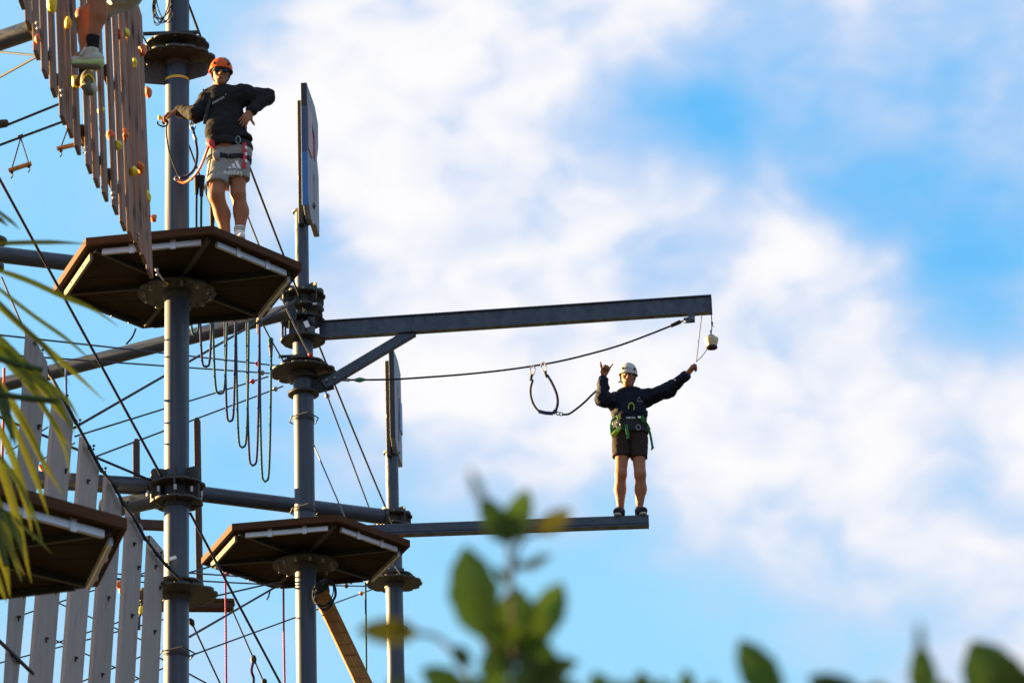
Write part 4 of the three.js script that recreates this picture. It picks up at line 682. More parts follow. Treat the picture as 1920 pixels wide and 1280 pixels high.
function meshField(prims, cell, o = {}) {
  const lo = v3(1e9, 1e9, 1e9), hi = v3(-1e9, -1e9, -1e9), pad = 0.03 + (o.grow ?? 0);
  for (const p of prims) { if (p.cut) continue; for (const [c, r] of p.c ? [[p.c, Math.max(...p.r)]] : [[p.a, p.ra], [p.b, p.rb]]) { lo.min(c.clone().subScalar(r + pad)); hi.max(c.clone().addScalar(r + pad)); } }
  const nx = Math.ceil((hi.x - lo.x) / cell) + 1, ny = Math.ceil((hi.y - lo.y) / cell) + 1, nz = Math.ceil((hi.z - lo.z) / cell) + 1, f = new Float32Array(nx * ny * nz).fill(1);
  const boxes = prims.map((p) => { const r = p.c ? Math.max(...p.r) : Math.max(p.ra, p.rb), q = r + 0.07 + (o.grow ?? 0); const a = (p.c ?? p.a).clone().min(p.c ?? p.b).subScalar(q), b = (p.c ?? p.a).clone().max(p.c ?? p.b).addScalar(q); return [a, b]; });
  const done = new Uint8Array(nx * ny * nz);
  prims.forEach((p, pi) => {
    if (p.cut) return;
    const [a, b] = boxes[pi], i0 = Math.max(0, Math.floor((a.x - lo.x) / cell)), i1 = Math.min(nx - 1, Math.ceil((b.x - lo.x) / cell)), j0 = Math.max(0, Math.floor((a.y - lo.y) / cell)), j1 = Math.min(ny - 1, Math.ceil((b.y - lo.y) / cell)), k0 = Math.max(0, Math.floor((a.z - lo.z) / cell)), k1 = Math.min(nz - 1, Math.ceil((b.z - lo.z) / cell));
    for (let k = k0; k <= k1; k++) for (let j = j0; j <= j1; j++) for (let i = i0; i <= i1; i++) {
      const at = (k * ny + j) * nx + i, d = evalPrim(p, lo.x + i * cell, lo.y + j * cell, lo.z + k * cell);
      if (!done[at]) { f[at] = d; done[at] = 1; } else { const h = Math.max(p.k - Math.abs(f[at] - d), 0) / p.k; f[at] = Math.min(f[at], d) - h * h * p.k * 0.25; }
    }
  });
  for (let k = 0; k < nz; k++) for (let j = 0; j < ny; j++) for (let i = 0; i < nx; i++) {
    const at = (k * ny + j) * nx + i; if (f[at] > 0.12) continue;
    const x = lo.x + i * cell, y = lo.y + j * cell, z = lo.z + k * cell; let d = f[at] - (o.grow ?? 0);
    if (o.wrinkle) d += o.wrinkle(x, y, z);
    for (const p of prims) if (p.cut) { const q = -evalPrim(p, x, y, z), h = Math.max(0.015 - Math.abs(d - q), 0) / 0.015; d = Math.max(d, q) + h * h * 0.00375; }
    for (const pl of o.planes ?? []) d = Math.max(d, pl.n.x * (x - pl.p.x) + pl.n.y * (y - pl.p.y) + pl.n.z * (z - pl.p.z));     // keeps what lies behind the plane
    if (o.shape) d = o.shape(d, x, y, z);
    f[at] = d;
  }
  // surface nets
  const id = new Int32Array(nx * ny * nz).fill(-1), pos = [], idx = [];
  const at = (i, j, k) => (k * ny + j) * nx + i;
  for (let k = 0; k < nz - 1; k++) for (let j = 0; j < ny - 1; j++) for (let i = 0; i < nx - 1; i++) {
    let sx = 0, sy = 0, sz = 0, n = 0; const c = [];
    for (let q = 0; q < 8; q++) c.push(f[at(i + (q & 1), j + ((q >> 1) & 1), k + (q >> 2))]);
    const neg = c.filter((v) => v < 0).length; if (!neg || neg === 8) continue;
    for (let e = 0; e < 8; e++) for (const b of [1, 2, 4]) { if (e & b) continue; const u = c[e], w = c[e | b]; if ((u < 0) === (w < 0)) continue; const t = u / (u - w); sx += (e & 1) + (b === 1 ? t : 0); sy += ((e >> 1) & 1) + (b === 2 ? t : 0); sz += (e >> 2) + (b === 4 ? t : 0); n++; }
    id[at(i, j, k)] = pos.length / 3; pos.push(lo.x + (i + sx / n) * cell, lo.y + (j + sy / n) * cell, lo.z + (k + sz / n) * cell);
  }
  for (let k = 1; k < nz - 1; k++) for (let j = 1; j < ny - 1; j++) for (let i = 1; i < nx - 1; i++) {
    const a = f[at(i, j, k)];
    for (let ax = 0; ax < 3; ax++) {
      const b = f[at(i + (ax === 0), j + (ax === 1), k + (ax === 2))]; if ((a < 0) === (b < 0)) continue;
      const u = (ax + 1) % 3, w = (ax + 2) % 3, o1 = [0, 0, 0], o2 = [0, 0, 0]; o1[u] = 1; o2[w] = 1;
      const q = [id[at(i, j, k)], id[at(i - o1[0], j - o1[1], k - o1[2])], id[at(i - o1[0] - o2[0], j - o1[1] - o2[1], k - o1[2] - o2[2])], id[at(i - o2[0], j - o2[1], k - o2[2])]];
      if (q.some((v) => v < 0)) continue;
      if (a < 0) idx.push(q[0], q[1], q[2], q[0], q[2], q[3]); else idx.push(q[0], q[2], q[1], q[0], q[3], q[2]);
    }
  }
  const g = new THREE.BufferGeometry(); g.setAttribute('position', new THREE.Float32BufferAttribute(pos, 3)); g.setIndex(idx); g.computeVertexNormals();
  return g;
}
// a hand: wrist, direction of the fingers, the way the palm faces, the thumb's side; curls are bends in radians per joint
function hand(w, dir, palm, side, curl, thumb, size = 1) {
  const d = dir.clone().normalize(), n = palm.clone().addScaledVector(d, -palm.dot(d)).normalize(), s = side.clone().addScaledVector(d, -side.dot(d)).addScaledVector(n, -side.dot(n)).normalize(), P = [], k = 0.006 * size;
  const at = (p, a, b, c) => p.clone().addScaledVector(d, a * size).addScaledVector(s, b * size).addScaledVector(n, c * size);
  const off = [0.03, 0.01, -0.011, -0.03], len = [0.076, 0.085, 0.079, 0.062], r = [0.0095, 0.0098, 0.0092, 0.008];
  for (let i = 0; i < 4; i++) {
    const kn = at(w, 0.092 - Math.abs(i - 1) * 0.004, off[i], 0); P.push(cone(at(w, 0.01, off[i] * 0.6, 0), kn, 0.015 * size, 0.0125 * size, { k: 0.014 }));
    let p = kn, ang = 0; const seg = [0.45, 0.31, 0.24];
    for (let j = 0; j < 3; j++) { ang += curl[i][Math.min(j, curl[i].length - 1)]; const q = p.clone().addScaledVector(d, Math.cos(ang) * len[i] * seg[j] * size).addScaledVector(n, Math.sin(ang) * len[i] * seg[j] * size).addScaledVector(s, off[i] * 0.12 * size); P.push(cone(p, q, r[i] * size * (1 - j * 0.08), r[i] * size * (0.93 - j * 0.09), { k })); p = q; }
  }
  let p = at(w, 0.025, 0.028, 0.004); const q1 = at(w, 0.055, 0.028 + thumb[0] * 0.022, 0.012), q2 = q1.clone().add(v3().addScaledVector(d, thumb[1] * 0.033 * size).addScaledVector(s, thumb[2] * 0.033 * size).addScaledVector(n, thumb[3] * 0.033 * size)), q3 = q2.clone().add(v3().addScaledVector(d, thumb[1] * 0.026 * size).addScaledVector(s, thumb[2] * 0.026 * size).addScaledVector(n, thumb[3] * 0.026 * size));
  P.push(cone(p, q1, 0.017 * size, 0.0125 * size, { k: 0.014 }), cone(q1, q2, 0.0115 * size, 0.0105 * size, { k }), cone(q2, q3, 0.0102 * size, 0.0085 * size, { k }));
  P.push(cone(at(w, -0.05, 0, 0), at(w, 0.01, 0, 0), 0.026 * size, 0.024 * size, { k: 0.014 }));
  return P;
}
// a head in its own frame: right = the person's own left as we see it (our right), up, front
const frame = (right, up, front) => ({ q: [right.x, right.y, right.z, up.x, up.y, up.z, front.x, front.y, front.z], at: (c, x, y, z) => c.clone().addScaledVector(right, x).addScaledVector(up, y).addScaledVector(front, z), right, up, front });
function facing(yaw, pitch, roll) { const e = new THREE.Euler(pitch, yaw, roll, 'YXZ'); return frame(v3(1, 0, 0).applyEuler(e), v3(0, 1, 0).applyEuler(e), v3(0, 0, 1).applyEuler(e)); }
function headField(c, fr, neck) {
  const A = (x, y, z) => fr.at(c, x, y, z), q = fr.q;
  return [blob(A(0, 0.03, -0.015), 0.076, 0.098, 0.096, { q }), blob(A(0, -0.035, 0.025), 0.06, 0.08, 0.068, { q }), blob(A(0, -0.098, 0.055), 0.03, 0.022, 0.026, { q, k: 0.03 }), cone(A(-0.046, -0.055, 0.0), A(-0.012, -0.1, 0.05), 0.02, 0.018), cone(A(0.046, -0.055, 0.0), A(0.012, -0.1, 0.05), 0.02, 0.018),
    cone(A(0, 0.018, 0.088), A(0, -0.028, 0.109), 0.01, 0.014, { k: 0.014 }), blob(A(-0.012, -0.032, 0.096), 0.01, 0.008, 0.01, { q, k: 0.008 }), blob(A(0.012, -0.032, 0.096), 0.01, 0.008, 0.01, { q, k: 0.008 }),
    cone(A(-0.045, 0.026, 0.072), A(-0.012, 0.03, 0.088), 0.012, 0.012, { k: 0.012 }), cone(A(0.045, 0.026, 0.072), A(0.012, 0.03, 0.088), 0.012, 0.012, { k: 0.012 }),
    blob(A(-0.04, -0.018, 0.066), 0.022, 0.016, 0.02, { q, k: 0.02 }), blob(A(0.04, -0.018, 0.066), 0.022, 0.016, 0.02, { q, k: 0.02 }),
    blob(A(0, -0.062, 0.082), 0.026, 0.013, 0.014, { q, k: 0.012 }), blob(A(-0.03, 0.008, 0.094), 0.017, 0.011, 0.016, { q, cut: true }), blob(A(0.03, 0.008, 0.094), 0.017, 0.011, 0.016, { q, cut: true }),
    blob(A(-0.079, -0.005, -0.012), 0.01, 0.032, 0.02, { q, k: 0.008 }), blob(A(0.079, -0.005, -0.012), 0.01, 0.032, 0.02, { q, k: 0.008 }), cone(A(0, -0.05, -0.03), neck, 0.056, 0.06)];
}
function faceParts(t, c, fr, eyes = true) {
  const A = (x, y, z) => fr.at(c, x, y, z);
  part(t, 'lips', [meshField([cone(A(-0.02, -0.066, 0.091), A(0, -0.06, 0.098), 0.0045, 0.006, { k: 0.006 }), cone(A(0.02, -0.066, 0.091), A(0, -0.06, 0.098), 0.0045, 0.006, { k: 0.006 }), cone(A(-0.016, -0.071, 0.091), A(0.016, -0.071, 0.091), 0.006, 0.006, { k: 0.004 })], 0.003)], M.lip);
  if (eyes) for (const s of [-1, 1]) { part(t, 'eye', ball(A(s * 0.03, 0.007, 0.079), 0.0118), M.eyeWhite); part(t, 'iris', ball(A(s * 0.03, 0.006, 0.0885), 0.0056), M.iris); part(t, 'eyebrow', meshField([cone(A(s * 0.014, 0.026, 0.1), A(s * 0.034, 0.031, 0.094), 0.0045, 0.0045, { k: 0.004 }), cone(A(s * 0.034, 0.031, 0.094), A(s * 0.05, 0.024, 0.08), 0.0045, 0.003, { k: 0.004 })], 0.003), M.hair); }
}
function helmet(t, c, fr, mat, rx, ry, rz, tilt) {
  const A = (x, y, z) => fr.at(c, x, y, z), g = new THREE.SphereGeometry(1, 48, 24, 0, Math.PI * 2, 0, Math.PI * 0.53), p = g.attributes.position;
  const m = new THREE.Matrix4().makeBasis(fr.right, fr.up, fr.front).setPosition(A(0, 0.03, -0.008));
  const shell = (k) => { const h = g.clone(), q = h.attributes.position; for (let i = 0; i < q.count; i++) { const x = q.getX(i), y = q.getY(i), z = q.getZ(i); const rid = 1 + 0.02 * Math.cos(Math.atan2(x, z) * 6) * (y < 0.8 ? 1 : 0); q.setXYZ(i, x * rx * k * rid, (y < 0 ? y * 0.6 : y) * ry * k + (y < 0.25 ? (0.25 - y) * z * tilt : 0), z * rz * k * rid); } h.computeVertexNormals(); return h.applyMatrix4(m); };
  const helm = part(t, 'helmet', [shell(1)], mat), liner = part(helm, 'liner', [shell(0.93)], M.black);
  const rim = []; for (let i = 0; i < 40; i++) { const a = i / 40 * Math.PI * 2, y = Math.cos(Math.PI * 0.53) * 0.6; rim.push(v3(Math.sin(a) * rx * 0.985, y * ry + (0.25 - Math.cos(Math.PI * 0.53)) * Math.cos(a) * tilt * 0.99, Math.cos(a) * rz * 0.985).applyMatrix4(m)); }
  part(helm, 'rim', tube(rim, 0.0065, 80, 6, true), mat);
  for (const s of [-1, 1]) { part(helm, 'vent', ball(v3(s * rx * 0.62, ry * 0.3, rz * 0.785).applyMatrix4(m), 0.014, [0.9, 1.1, 0.9]), M.black); part(t, 'chin_strap', tube([A(s * 0.086, 0.02, 0.0), A(s * 0.08, -0.04, 0.012), A(s * 0.06, -0.085, 0.035), A(s * 0.015, -0.122, 0.05)], 0.005), M.strap); part(t, 'chin_strap', tube([A(s * 0.086, 0.015, -0.04), A(s * 0.082, -0.03, -0.01), A(s * 0.078, -0.045, 0.01)], 0.005), M.strap); }
  return { helm, m };
}
const wrinkles = (amp, f = 1) => (x, y, z) => amp * (noise.noise(x * 14 * f, y * 26 * f, z * 14 * f) + 0.6 * noise.noise(x * 30 * f + 5, y * 44 * f, z * 30 * f));
function decal(mesh, parentName, canvasDraw, w, h, at, right, up, size, tone) {
  const cv = document.createElement('canvas'); cv.width = w; cv.height = h; const c = cv.getContext('2d'); c.fillStyle = '#000'; c.fillRect(0, 0, w, h); c.fillStyle = '#fff'; c.strokeStyle = '#fff'; canvasDraw(c, w, h);
  const alpha = new THREE.CanvasTexture(cv), z = right.clone().cross(up).normalize(), u = z.clone().cross(right).normalize(), eu = new THREE.Euler().setFromRotationMatrix(new THREE.Matrix4().makeBasis(right.clone().normalize(), u, z));
  const wm = new THREE.Mesh(mesh.geometry.clone().translate(bases.get(mesh).x, bases.get(mesh).y, bases.get(mesh).z), mesh.material); wm.updateMatrixWorld(true);
  const g = new DecalGeometry(wm, at, eu, size); if (!g.attributes.position.count) { console.log('empty decal ' + parentName); return; }
  const P = g.attributes.position, N = g.attributes.normal; for (let i = 0; i < P.count; i++) P.setXYZ(i, P.getX(i) + N.getX(i) * 0.003, P.getY(i) + N.getY(i) * 0.003, P.getZ(i) + N.getZ(i) * 0.003);
  const m = std({ color: tone, alphaMap: alpha, transparent: true, roughness: 0.8 }); return part(mesh, parentName, g, m);
}
const ribbon = (pts, w, t, wide) => { const gs = []; for (let i = 0; i + 1 < pts.length; i++) gs.push(bar(pts[i], pts[i + 1], w, t, wide)); return gs; };
function beltRing(prims, y, tilt, h, grow, mat, t, name, cell = 0.009) {           // a strap that follows the body at height y
  const g = meshField(prims, cell, { grow, shape: (d, x, yy, z) => Math.max(d, Math.abs(yy - y - tilt(x, z)) - h / 2, -d - 0.03) }); return part(t, name, g, mat);
}

// ------------------------------------------------------------------ the man with the orange helmet
{
  const Z = 34.0, J = (x, y, dz = 0) => V(x, y, Z + dz), F1 = facing(0.1, 0.1, -0.05), fz = v3(0, 0, 1);
  const t = thing('person', 'man in orange helmet, sunglasses and dark hoodie leaning on the left pole', 'person', v3(J(435, 440).x, LEVEL + 0.062, -Z));
  const headC = J(413.5, 138, -0.03), neck = J(410, 170, 0.02), sl = J(391, 187, 0.04), sr = J(455, 177, -0.02), el = J(368, 214, -0.02), wl = J(338, 208, 0.2), er = J(500, 181, 0.12), wr = J(471, 207, -0.06), hl = J(414, 298), hr = J(445, 294), kl = J(405, 366, -0.08), kr = J(446, 364, -0.02);
  const floor = LEVEL + 0.062, al = J(425, 431, 0.06), ar = J(449, 432, 0.0); al.y = floor + 0.09; ar.y = floor + 0.09;
  const legs = [cone(hl, kl, 0.095, 0.079, { k: 0.05 }), cone(hr, kr, 0.095, 0.074, { k: 0.05 }), cone(kl, kl.clone().lerp(al, 0.4).add(v3(0.015, 0, -0.03)), 0.076, 0.076), cone(kl.clone().lerp(al, 0.36).add(v3(0.015, 0, -0.025)), al, 0.074, 0.046), cone(kr, kr.clone().lerp(ar, 0.4).add(v3(0.022, 0, -0.03)), 0.068, 0.073), cone(kr.clone().lerp(ar, 0.35).add(v3(0.02, 0, -0.025)), ar, 0.072, 0.043),
    blob(kl.clone().add(v3(0, 0, 0.03)), 0.04, 0.05, 0.035), blob(kr.clone().add(v3(0, 0, 0.03)), 0.04, 0.05, 0.035)];
  const torso = [cone(J(420, 196), J(424, 236), 0.15, 0.152, { n: fz, s: 1.35, k: 0.08 }), cone(J(422, 236), J(428, 268), 0.155, 0.162, { n: fz, s: 1.25, k: 0.08 }), cone(sl, sr, 0.078, 0.076, { k: 0.09 }), blob(J(412, 248, -0.09), 0.12, 0.12, 0.075, { k: 0.08 }), cone(neck, J(414, 190), 0.06, 0.1, { k: 0.06 })];
  const hips = [cone(J(415, 288), J(446, 283), 0.118, 0.118, { n: fz, s: 1.1, k: 0.06 })];
  const armL = [cone(sl, el, 0.062, 0.05, { k: 0.05 }), cone(el, wl, 0.048, 0.034)], armR = [cone(sr, er, 0.064, 0.05, { k: 0.05 }), cone(er, wr, 0.05, 0.034)];
  const handL = hand(J(334, 208, 0.2), J(310, 216, 0.2).sub(J(334, 208, 0.2)), v3(0.2, -1, -0.3), v3(0.1, -0.2, 1), [[0.5, 0.7], [0.45, 0.6], [0.45, 0.6], [0.5, 0.7]], [0.8, 0.8, 0.3, 0.4], 1.22);
  const handR = hand(J(468, 210, -0.08), J(449, 238, -0.16).sub(J(468, 210, -0.08)), v3(-0.3, 0.1, -1), v3(0.7, -0.6, 0.2), [[0.12, 0.2], [0.12, 0.2], [0.2, 0.25], [0.3, 0.3]], [0.9, 0.5, 0.8, 0], 1.02);
  part(t, 'body', [meshField([...torso, ...hips, ...legs, ...armL, ...armR, cone(al, al.clone().add(v3(-0.01, -0.05, 0.12)), 0.04, 0.03), cone(ar, ar.clone().add(v3(0.02, -0.05, 0.12)), 0.04, 0.03)], 0.012, { grow: -0.006 }), meshField(headField(headC, F1, neck), 0.005), meshField(handL, 0.0042), meshField(handR, 0.0042)], M.skin);
  faceParts(t, headC, F1, false);
  // clothes
  const hem = J(430, 279), hood = part(t, 'hoodie', meshField([...torso, cone(J(418, 282), J(440, 279), 0.12, 0.12, { n: fz, s: 1.1, k: 0.05 }), cone(J(456, 262, -0.05), J(463, 288, 0.0), 0.07, 0.06, { k: 0.05 }), cone(sl, el, 0.073, 0.062, { k: 0.05 }), cone(el, wl, 0.062, 0.05), cone(sr, er, 0.074, 0.063, { k: 0.05 }), cone(er, wr, 0.06, 0.042), cone(J(398, 178, 0.03), J(425, 172, -0.04), 0.04, 0.04), blob(J(412, 176, 0.1), 0.11, 0.07, 0.06)], 0.01,
    { grow: 0.012, wrinkle: wrinkles(0.009, 0.85), planes: [{ p: hem, n: v3(0.32, -1, 0.2).normalize() }], shape: (d, x, y, z) => Math.max(d, 0.068 - Math.hypot(x - headC.x, (y - headC.y) * 0.9, z - headC.z) + 0.02) }), M.hoodie);
  part(hood, 'hem_band', meshField([cone(J(418, 281), J(440, 278), 0.128, 0.128, { n: fz, s: 1.1 })], 0.01, { grow: 0.006, shape: (d, x, y, z) => Math.max(d, Math.abs(y - hem.y - 0.01 + (x - hem.x) * 0.08 + (z - hem.z) * 0.0) - 0.025) }), M.hoodie);
  const legHem = (k, h, f) => { const p = h.clone().lerp(k, f), n = k.clone().sub(h).normalize(); return { p, n }; };
  const hl2 = legHem(kl, hl, 0.72), hr2 = legHem(kr, hr, 0.62);
  const shorts = part(t, 'shorts', meshField([...hips, cone(hl, kl, 0.105, 0.092, { k: 0.035 }), cone(hr, kr, 0.104, 0.094, { k: 0.035 })], 0.009, { grow: 0.012, wrinkle: wrinkles(0.004, 0.8), planes: [{ p: J(430, 271), n: v3(0, 1, 0) }], shape: (d, x, y, z) => { const mid = (hl.x + hr.x) / 2 + 0.0, q = x < mid ? hl2 : hr2; return Math.max(d, q.n.x * (x - q.p.x) + q.n.y * (y - q.p.y) + q.n.z * (z - q.p.z)); } }), M.shortsGrey);
  const logoAt = J(437, 312, -0.12), lr = v3(1, -0.08, 0), lu = v3(0.08, 1, 0.05);
  decal(shorts, 'printed_logo', (c, w, h) => { c.font = 'bold 74px sans-serif'; c.textAlign = 'center'; c.fillText('adidas', w / 2, h - 22); c.save(); for (let i = 0; i < 3; i++) { const x = 62 + i * 40, top = 118 - i * 36; c.beginPath(); c.moveTo(x, top + 14); c.lineTo(x + 30, top - 4); c.lineTo(x + 30 + (150 - top) * 0.5, 150); c.lineTo(x + Math.max(0, (150 - top - 18) * 0.48), 150); c.closePath(); c.fill(); } c.restore(); }, 256, 256, logoAt, lr, lu, v3(0.19, 0.19, 0.3), lin(0.72, 0.72, 0.7));
  decal(hood, 'printed_word', (c, w, h) => { c.font = '44px sans-serif'; c.textAlign = 'center'; c.fillText('maron', w / 2, h - 12); }, 160, 64, J(408, 186, -0.13), v3(0.9, 0.42, 0), v3(-0.42, 0.9, 0), v3(0.15, 0.05, 0.2), lin(0.5, 0.5, 0.5));
  decal(hood, 'printed_word', (c, w, h) => { c.font = 'bold 40px sans-serif'; c.beginPath(); c.moveTo(14, 46); c.lineTo(30, 20); c.lineTo(52, 18); c.lineTo(34, 40); c.closePath(); c.fill(); }, 64, 64, J(423, 177, -0.13), v3(0.9, 0.42, 0), v3(-0.42, 0.9, 0), v3(0.03, 0.03, 0.2), lin(0.35, 0.35, 0.35));
  // helmet with a grey patch, glasses
  const hm = helmet(t, headC, F1, M.shellOrange, 0.108, 0.125, 0.132, 0.02);
  decal(hm.helm, 'grey_patch', (c, w, h) => { c.beginPath(); c.moveTo(30, 0); c.lineTo(128, 30); c.lineTo(110, 128); c.lineTo(60, 110); c.closePath(); c.fill(); }, 128, 128, F1.at(headC, 0.032, 0.13, 0.075), F1.right, F1.up.clone().add(F1.front.clone().multiplyScalar(-0.5)), v3(0.075, 0.09, 0.12), lin(0.13, 0.12, 0.1));
  const A = (x, y, z) => F1.at(headC, x, y, z), gl = part(t, 'sunglasses', [tube([A(-0.078, 0.012, 0.02), A(-0.06, 0.016, 0.086), A(-0.03, 0.018, 0.106), A(0, 0.014, 0.112), A(0.03, 0.018, 0.106), A(0.06, 0.016, 0.086), A(0.078, 0.012, 0.02)], 0.006, 60, 8)], M.black);
  for (const s of [-1, 1]) part(gl, 'lens', meshField([blob(A(s * 0.034, 0.0, 0.094), 0.032, 0.022, 0.014, { q: F1.q })], 0.004), M.lens);
  // harness
  beltRing([...torso, ...hips], J(430, 274).y, (x, z) => -(x - J(430, 274).x) * 0.05, 0.06, 0.022, M.strap, t, 'harness_belt');
  for (const [h, k, f] of [[hl, kl, 0.1], [hr, kr, 0.12]]) { const p = h.clone().lerp(k, f), n = k.clone().sub(h).normalize(); part(t, 'leg_loop', meshField([...hips, cone(h, k, 0.107, 0.094)], 0.009, { grow: 0.022, planes: [{ p: p.clone().addScaledVector(n, 0.024), n }, { p: p.clone().addScaledVector(n, -0.024), n: n.clone().negate() }], shape: (d, x) => Math.max(d, h === hl ? x - (hl.x + hr.x) / 2 : (hl.x + hr.x) / 2 - x) }), M.strap); }
  part(t, 'chalk_bag', meshField([blob(J(405, 291, -0.15), 0.035, 0.05, 0.03)], 0.006), M.shortsGrey); part(t, 'tie_point', meshField([blob(J(396, 268, -0.15), 0.03, 0.035, 0.03), cone(J(389, 268, -0.14), J(400, 275, -0.16), 0.016, 0.016)], 0.006), M.red);
  const sp = part(t, 'red_strap', ribbon([J(458, 268, -0.13), J(459, 290, -0.135), J(457, 315, -0.13)], 0.035, 0.012, v3(1, 0, 0)), M.red, 'red strap with white patches on the hip'); for (const y of [274, 286, 299]) part(sp, 'patch', bar(J(460, y, -0.143), J(462, y + 5, -0.143), 0.02, 0.008, v3(1, 0, 0)), M.white);
  part(t, 'gear_cord', tube([J(396, 277, -0.16), J(394, 300, -0.16), J(388, 335, -0.1), J(386, 362, -0.08), J(384, 345, -0.06)], 0.006), M.strap); part(t, 'karabiner', new THREE.TorusGeometry(0.035, 0.006, 8, 20).scale(0.6, 1, 1).translate(...J(446, 262, -0.16).toArray()), M.ferrule);
  part(t, 'chest_strap', ribbon([J(397, 178, -0.07), J(388, 205, -0.125), J(383, 232, -0.15)], 0.03, 0.012, v3(1, 0.3, 0)), M.strap); part(t, 'wristband', new THREE.TorusGeometry(0.041, 0.008, 8, 24).applyQuaternion(new THREE.Quaternion().setFromUnitVectors(v3(0, 0, 1), wr.clone().sub(er).normalize())).translate(...er.clone().lerp(wr, 0.96).toArray()), M.yellow);
  // socks and shoes
  for (const [k, a, f, low] of [[kl, al, 0.87, true], [kr, ar, 0.75, false]]) {
    const n = a.clone().sub(k).normalize(), s = part(t, 'sock', meshField([cone(k.clone().lerp(a, 0.7), a, 0.046, 0.04), cone(a, a.clone().add(v3(0, -0.04, 0.03)), 0.04, 0.04)], 0.006, { grow: 0.004, planes: [{ p: k.clone().lerp(a, f), n: n.clone().negate() }] }), M.sock);
    if (!low) for (const ff of [0.8, 0.84]) part(s, 'stripe', new THREE.TorusGeometry(0.047, 0.004, 6, 24).rotateX(Math.PI / 2).translate(...k.clone().lerp(a, ff).toArray()), M.black);
    const toe = a.clone().add(v3(a === al ? -0.03 : 0.03, -0.06, 0.17)); part(t, 'shoe', meshField([cone(a.clone().add(v3(0, -0.055, -0.05)), toe, 0.036, 0.032, { k: 0.02 }), cone(a.clone().add(v3(0, -0.02, -0.01)), a.clone().add(v3(0, -0.05, 0.07)), 0.042, 0.036)], 0.007, { planes: [{ p: v3(0, floor + 0.004, 0), n: v3(0, -1, 0) }] }), M.sock);
  }
  // lanyards
  const q = thing('lanyard', 'black and orange lanyard looping from the orange-helmeted man\'s harness round the left pole', 'lanyard', J(335, 340, 0.3));
  part(q, 'orange_leg', tube([J(394, 266, -0.16), J(386, 287, -0.1), J(374, 315, 0.1), J(360, 333, 0.25), J(345, 341, 0.33), J(333, 337, 0.36)], 0.012, 40, 8), M.red); part(q, 'orange_end', tube([J(360, 334, 0.245), J(345, 342, 0.325), J(331, 337, 0.355)], 0.0135, 30, 8), M.orange);
  part(q, 'black_leg', tube([J(360, 238, 0.3), J(366, 262, 0.3), J(369, 290, 0.3), J(363, 318, 0.3), J(350, 330, 0.33), J(333, 334, 0.36)], 0.013, 50, 8), M.navy); part(q, 'snap_hook', [new THREE.TorusGeometry(0.035, 0.007, 8, 20).scale(0.7, 1.3, 1).translate(...J(361, 235, 0.3).toArray()), rod(J(363, 252, 0.3), J(367, 262, 0.3), 0.016)], M.ferrule); part(q, 'end_ring', new THREE.TorusGeometry(0.024, 0.007, 8, 20).translate(...J(332, 334, 0.34).toArray()), M.ferrule);
  part(q, 'arm_strap', tube([J(372, 228, 0.25), J(364, 231, 0.3), J(354, 232, 0.33)], 0.01), M.strap);
  const w2 = thing('lanyard', 'thin black lanyard hanging from the hook in the left hand down the pole front', 'lanyard', J(313, 235, 0.25));
  part(w2, 'strap', tube([J(313, 226, 0.22), J(311, 245, 0.27), J(317, 285, 0.3), J(330, 320, 0.33), J(336, 334, 0.35)], 0.0075), M.strap); part(w2, 'hook', tube([J(296, 228, 0.22), J(294, 231, 0.22), J(306, 237, 0.22), J(313, 233, 0.22), J(313, 226, 0.22), J(304, 222, 0.21)], 0.008), M.black);
  part(w2, 'hook_cap', meshField([blob(J(299, 220, 0.2), 0.02, 0.026, 0.02)], 0.006), M.yellow);
}

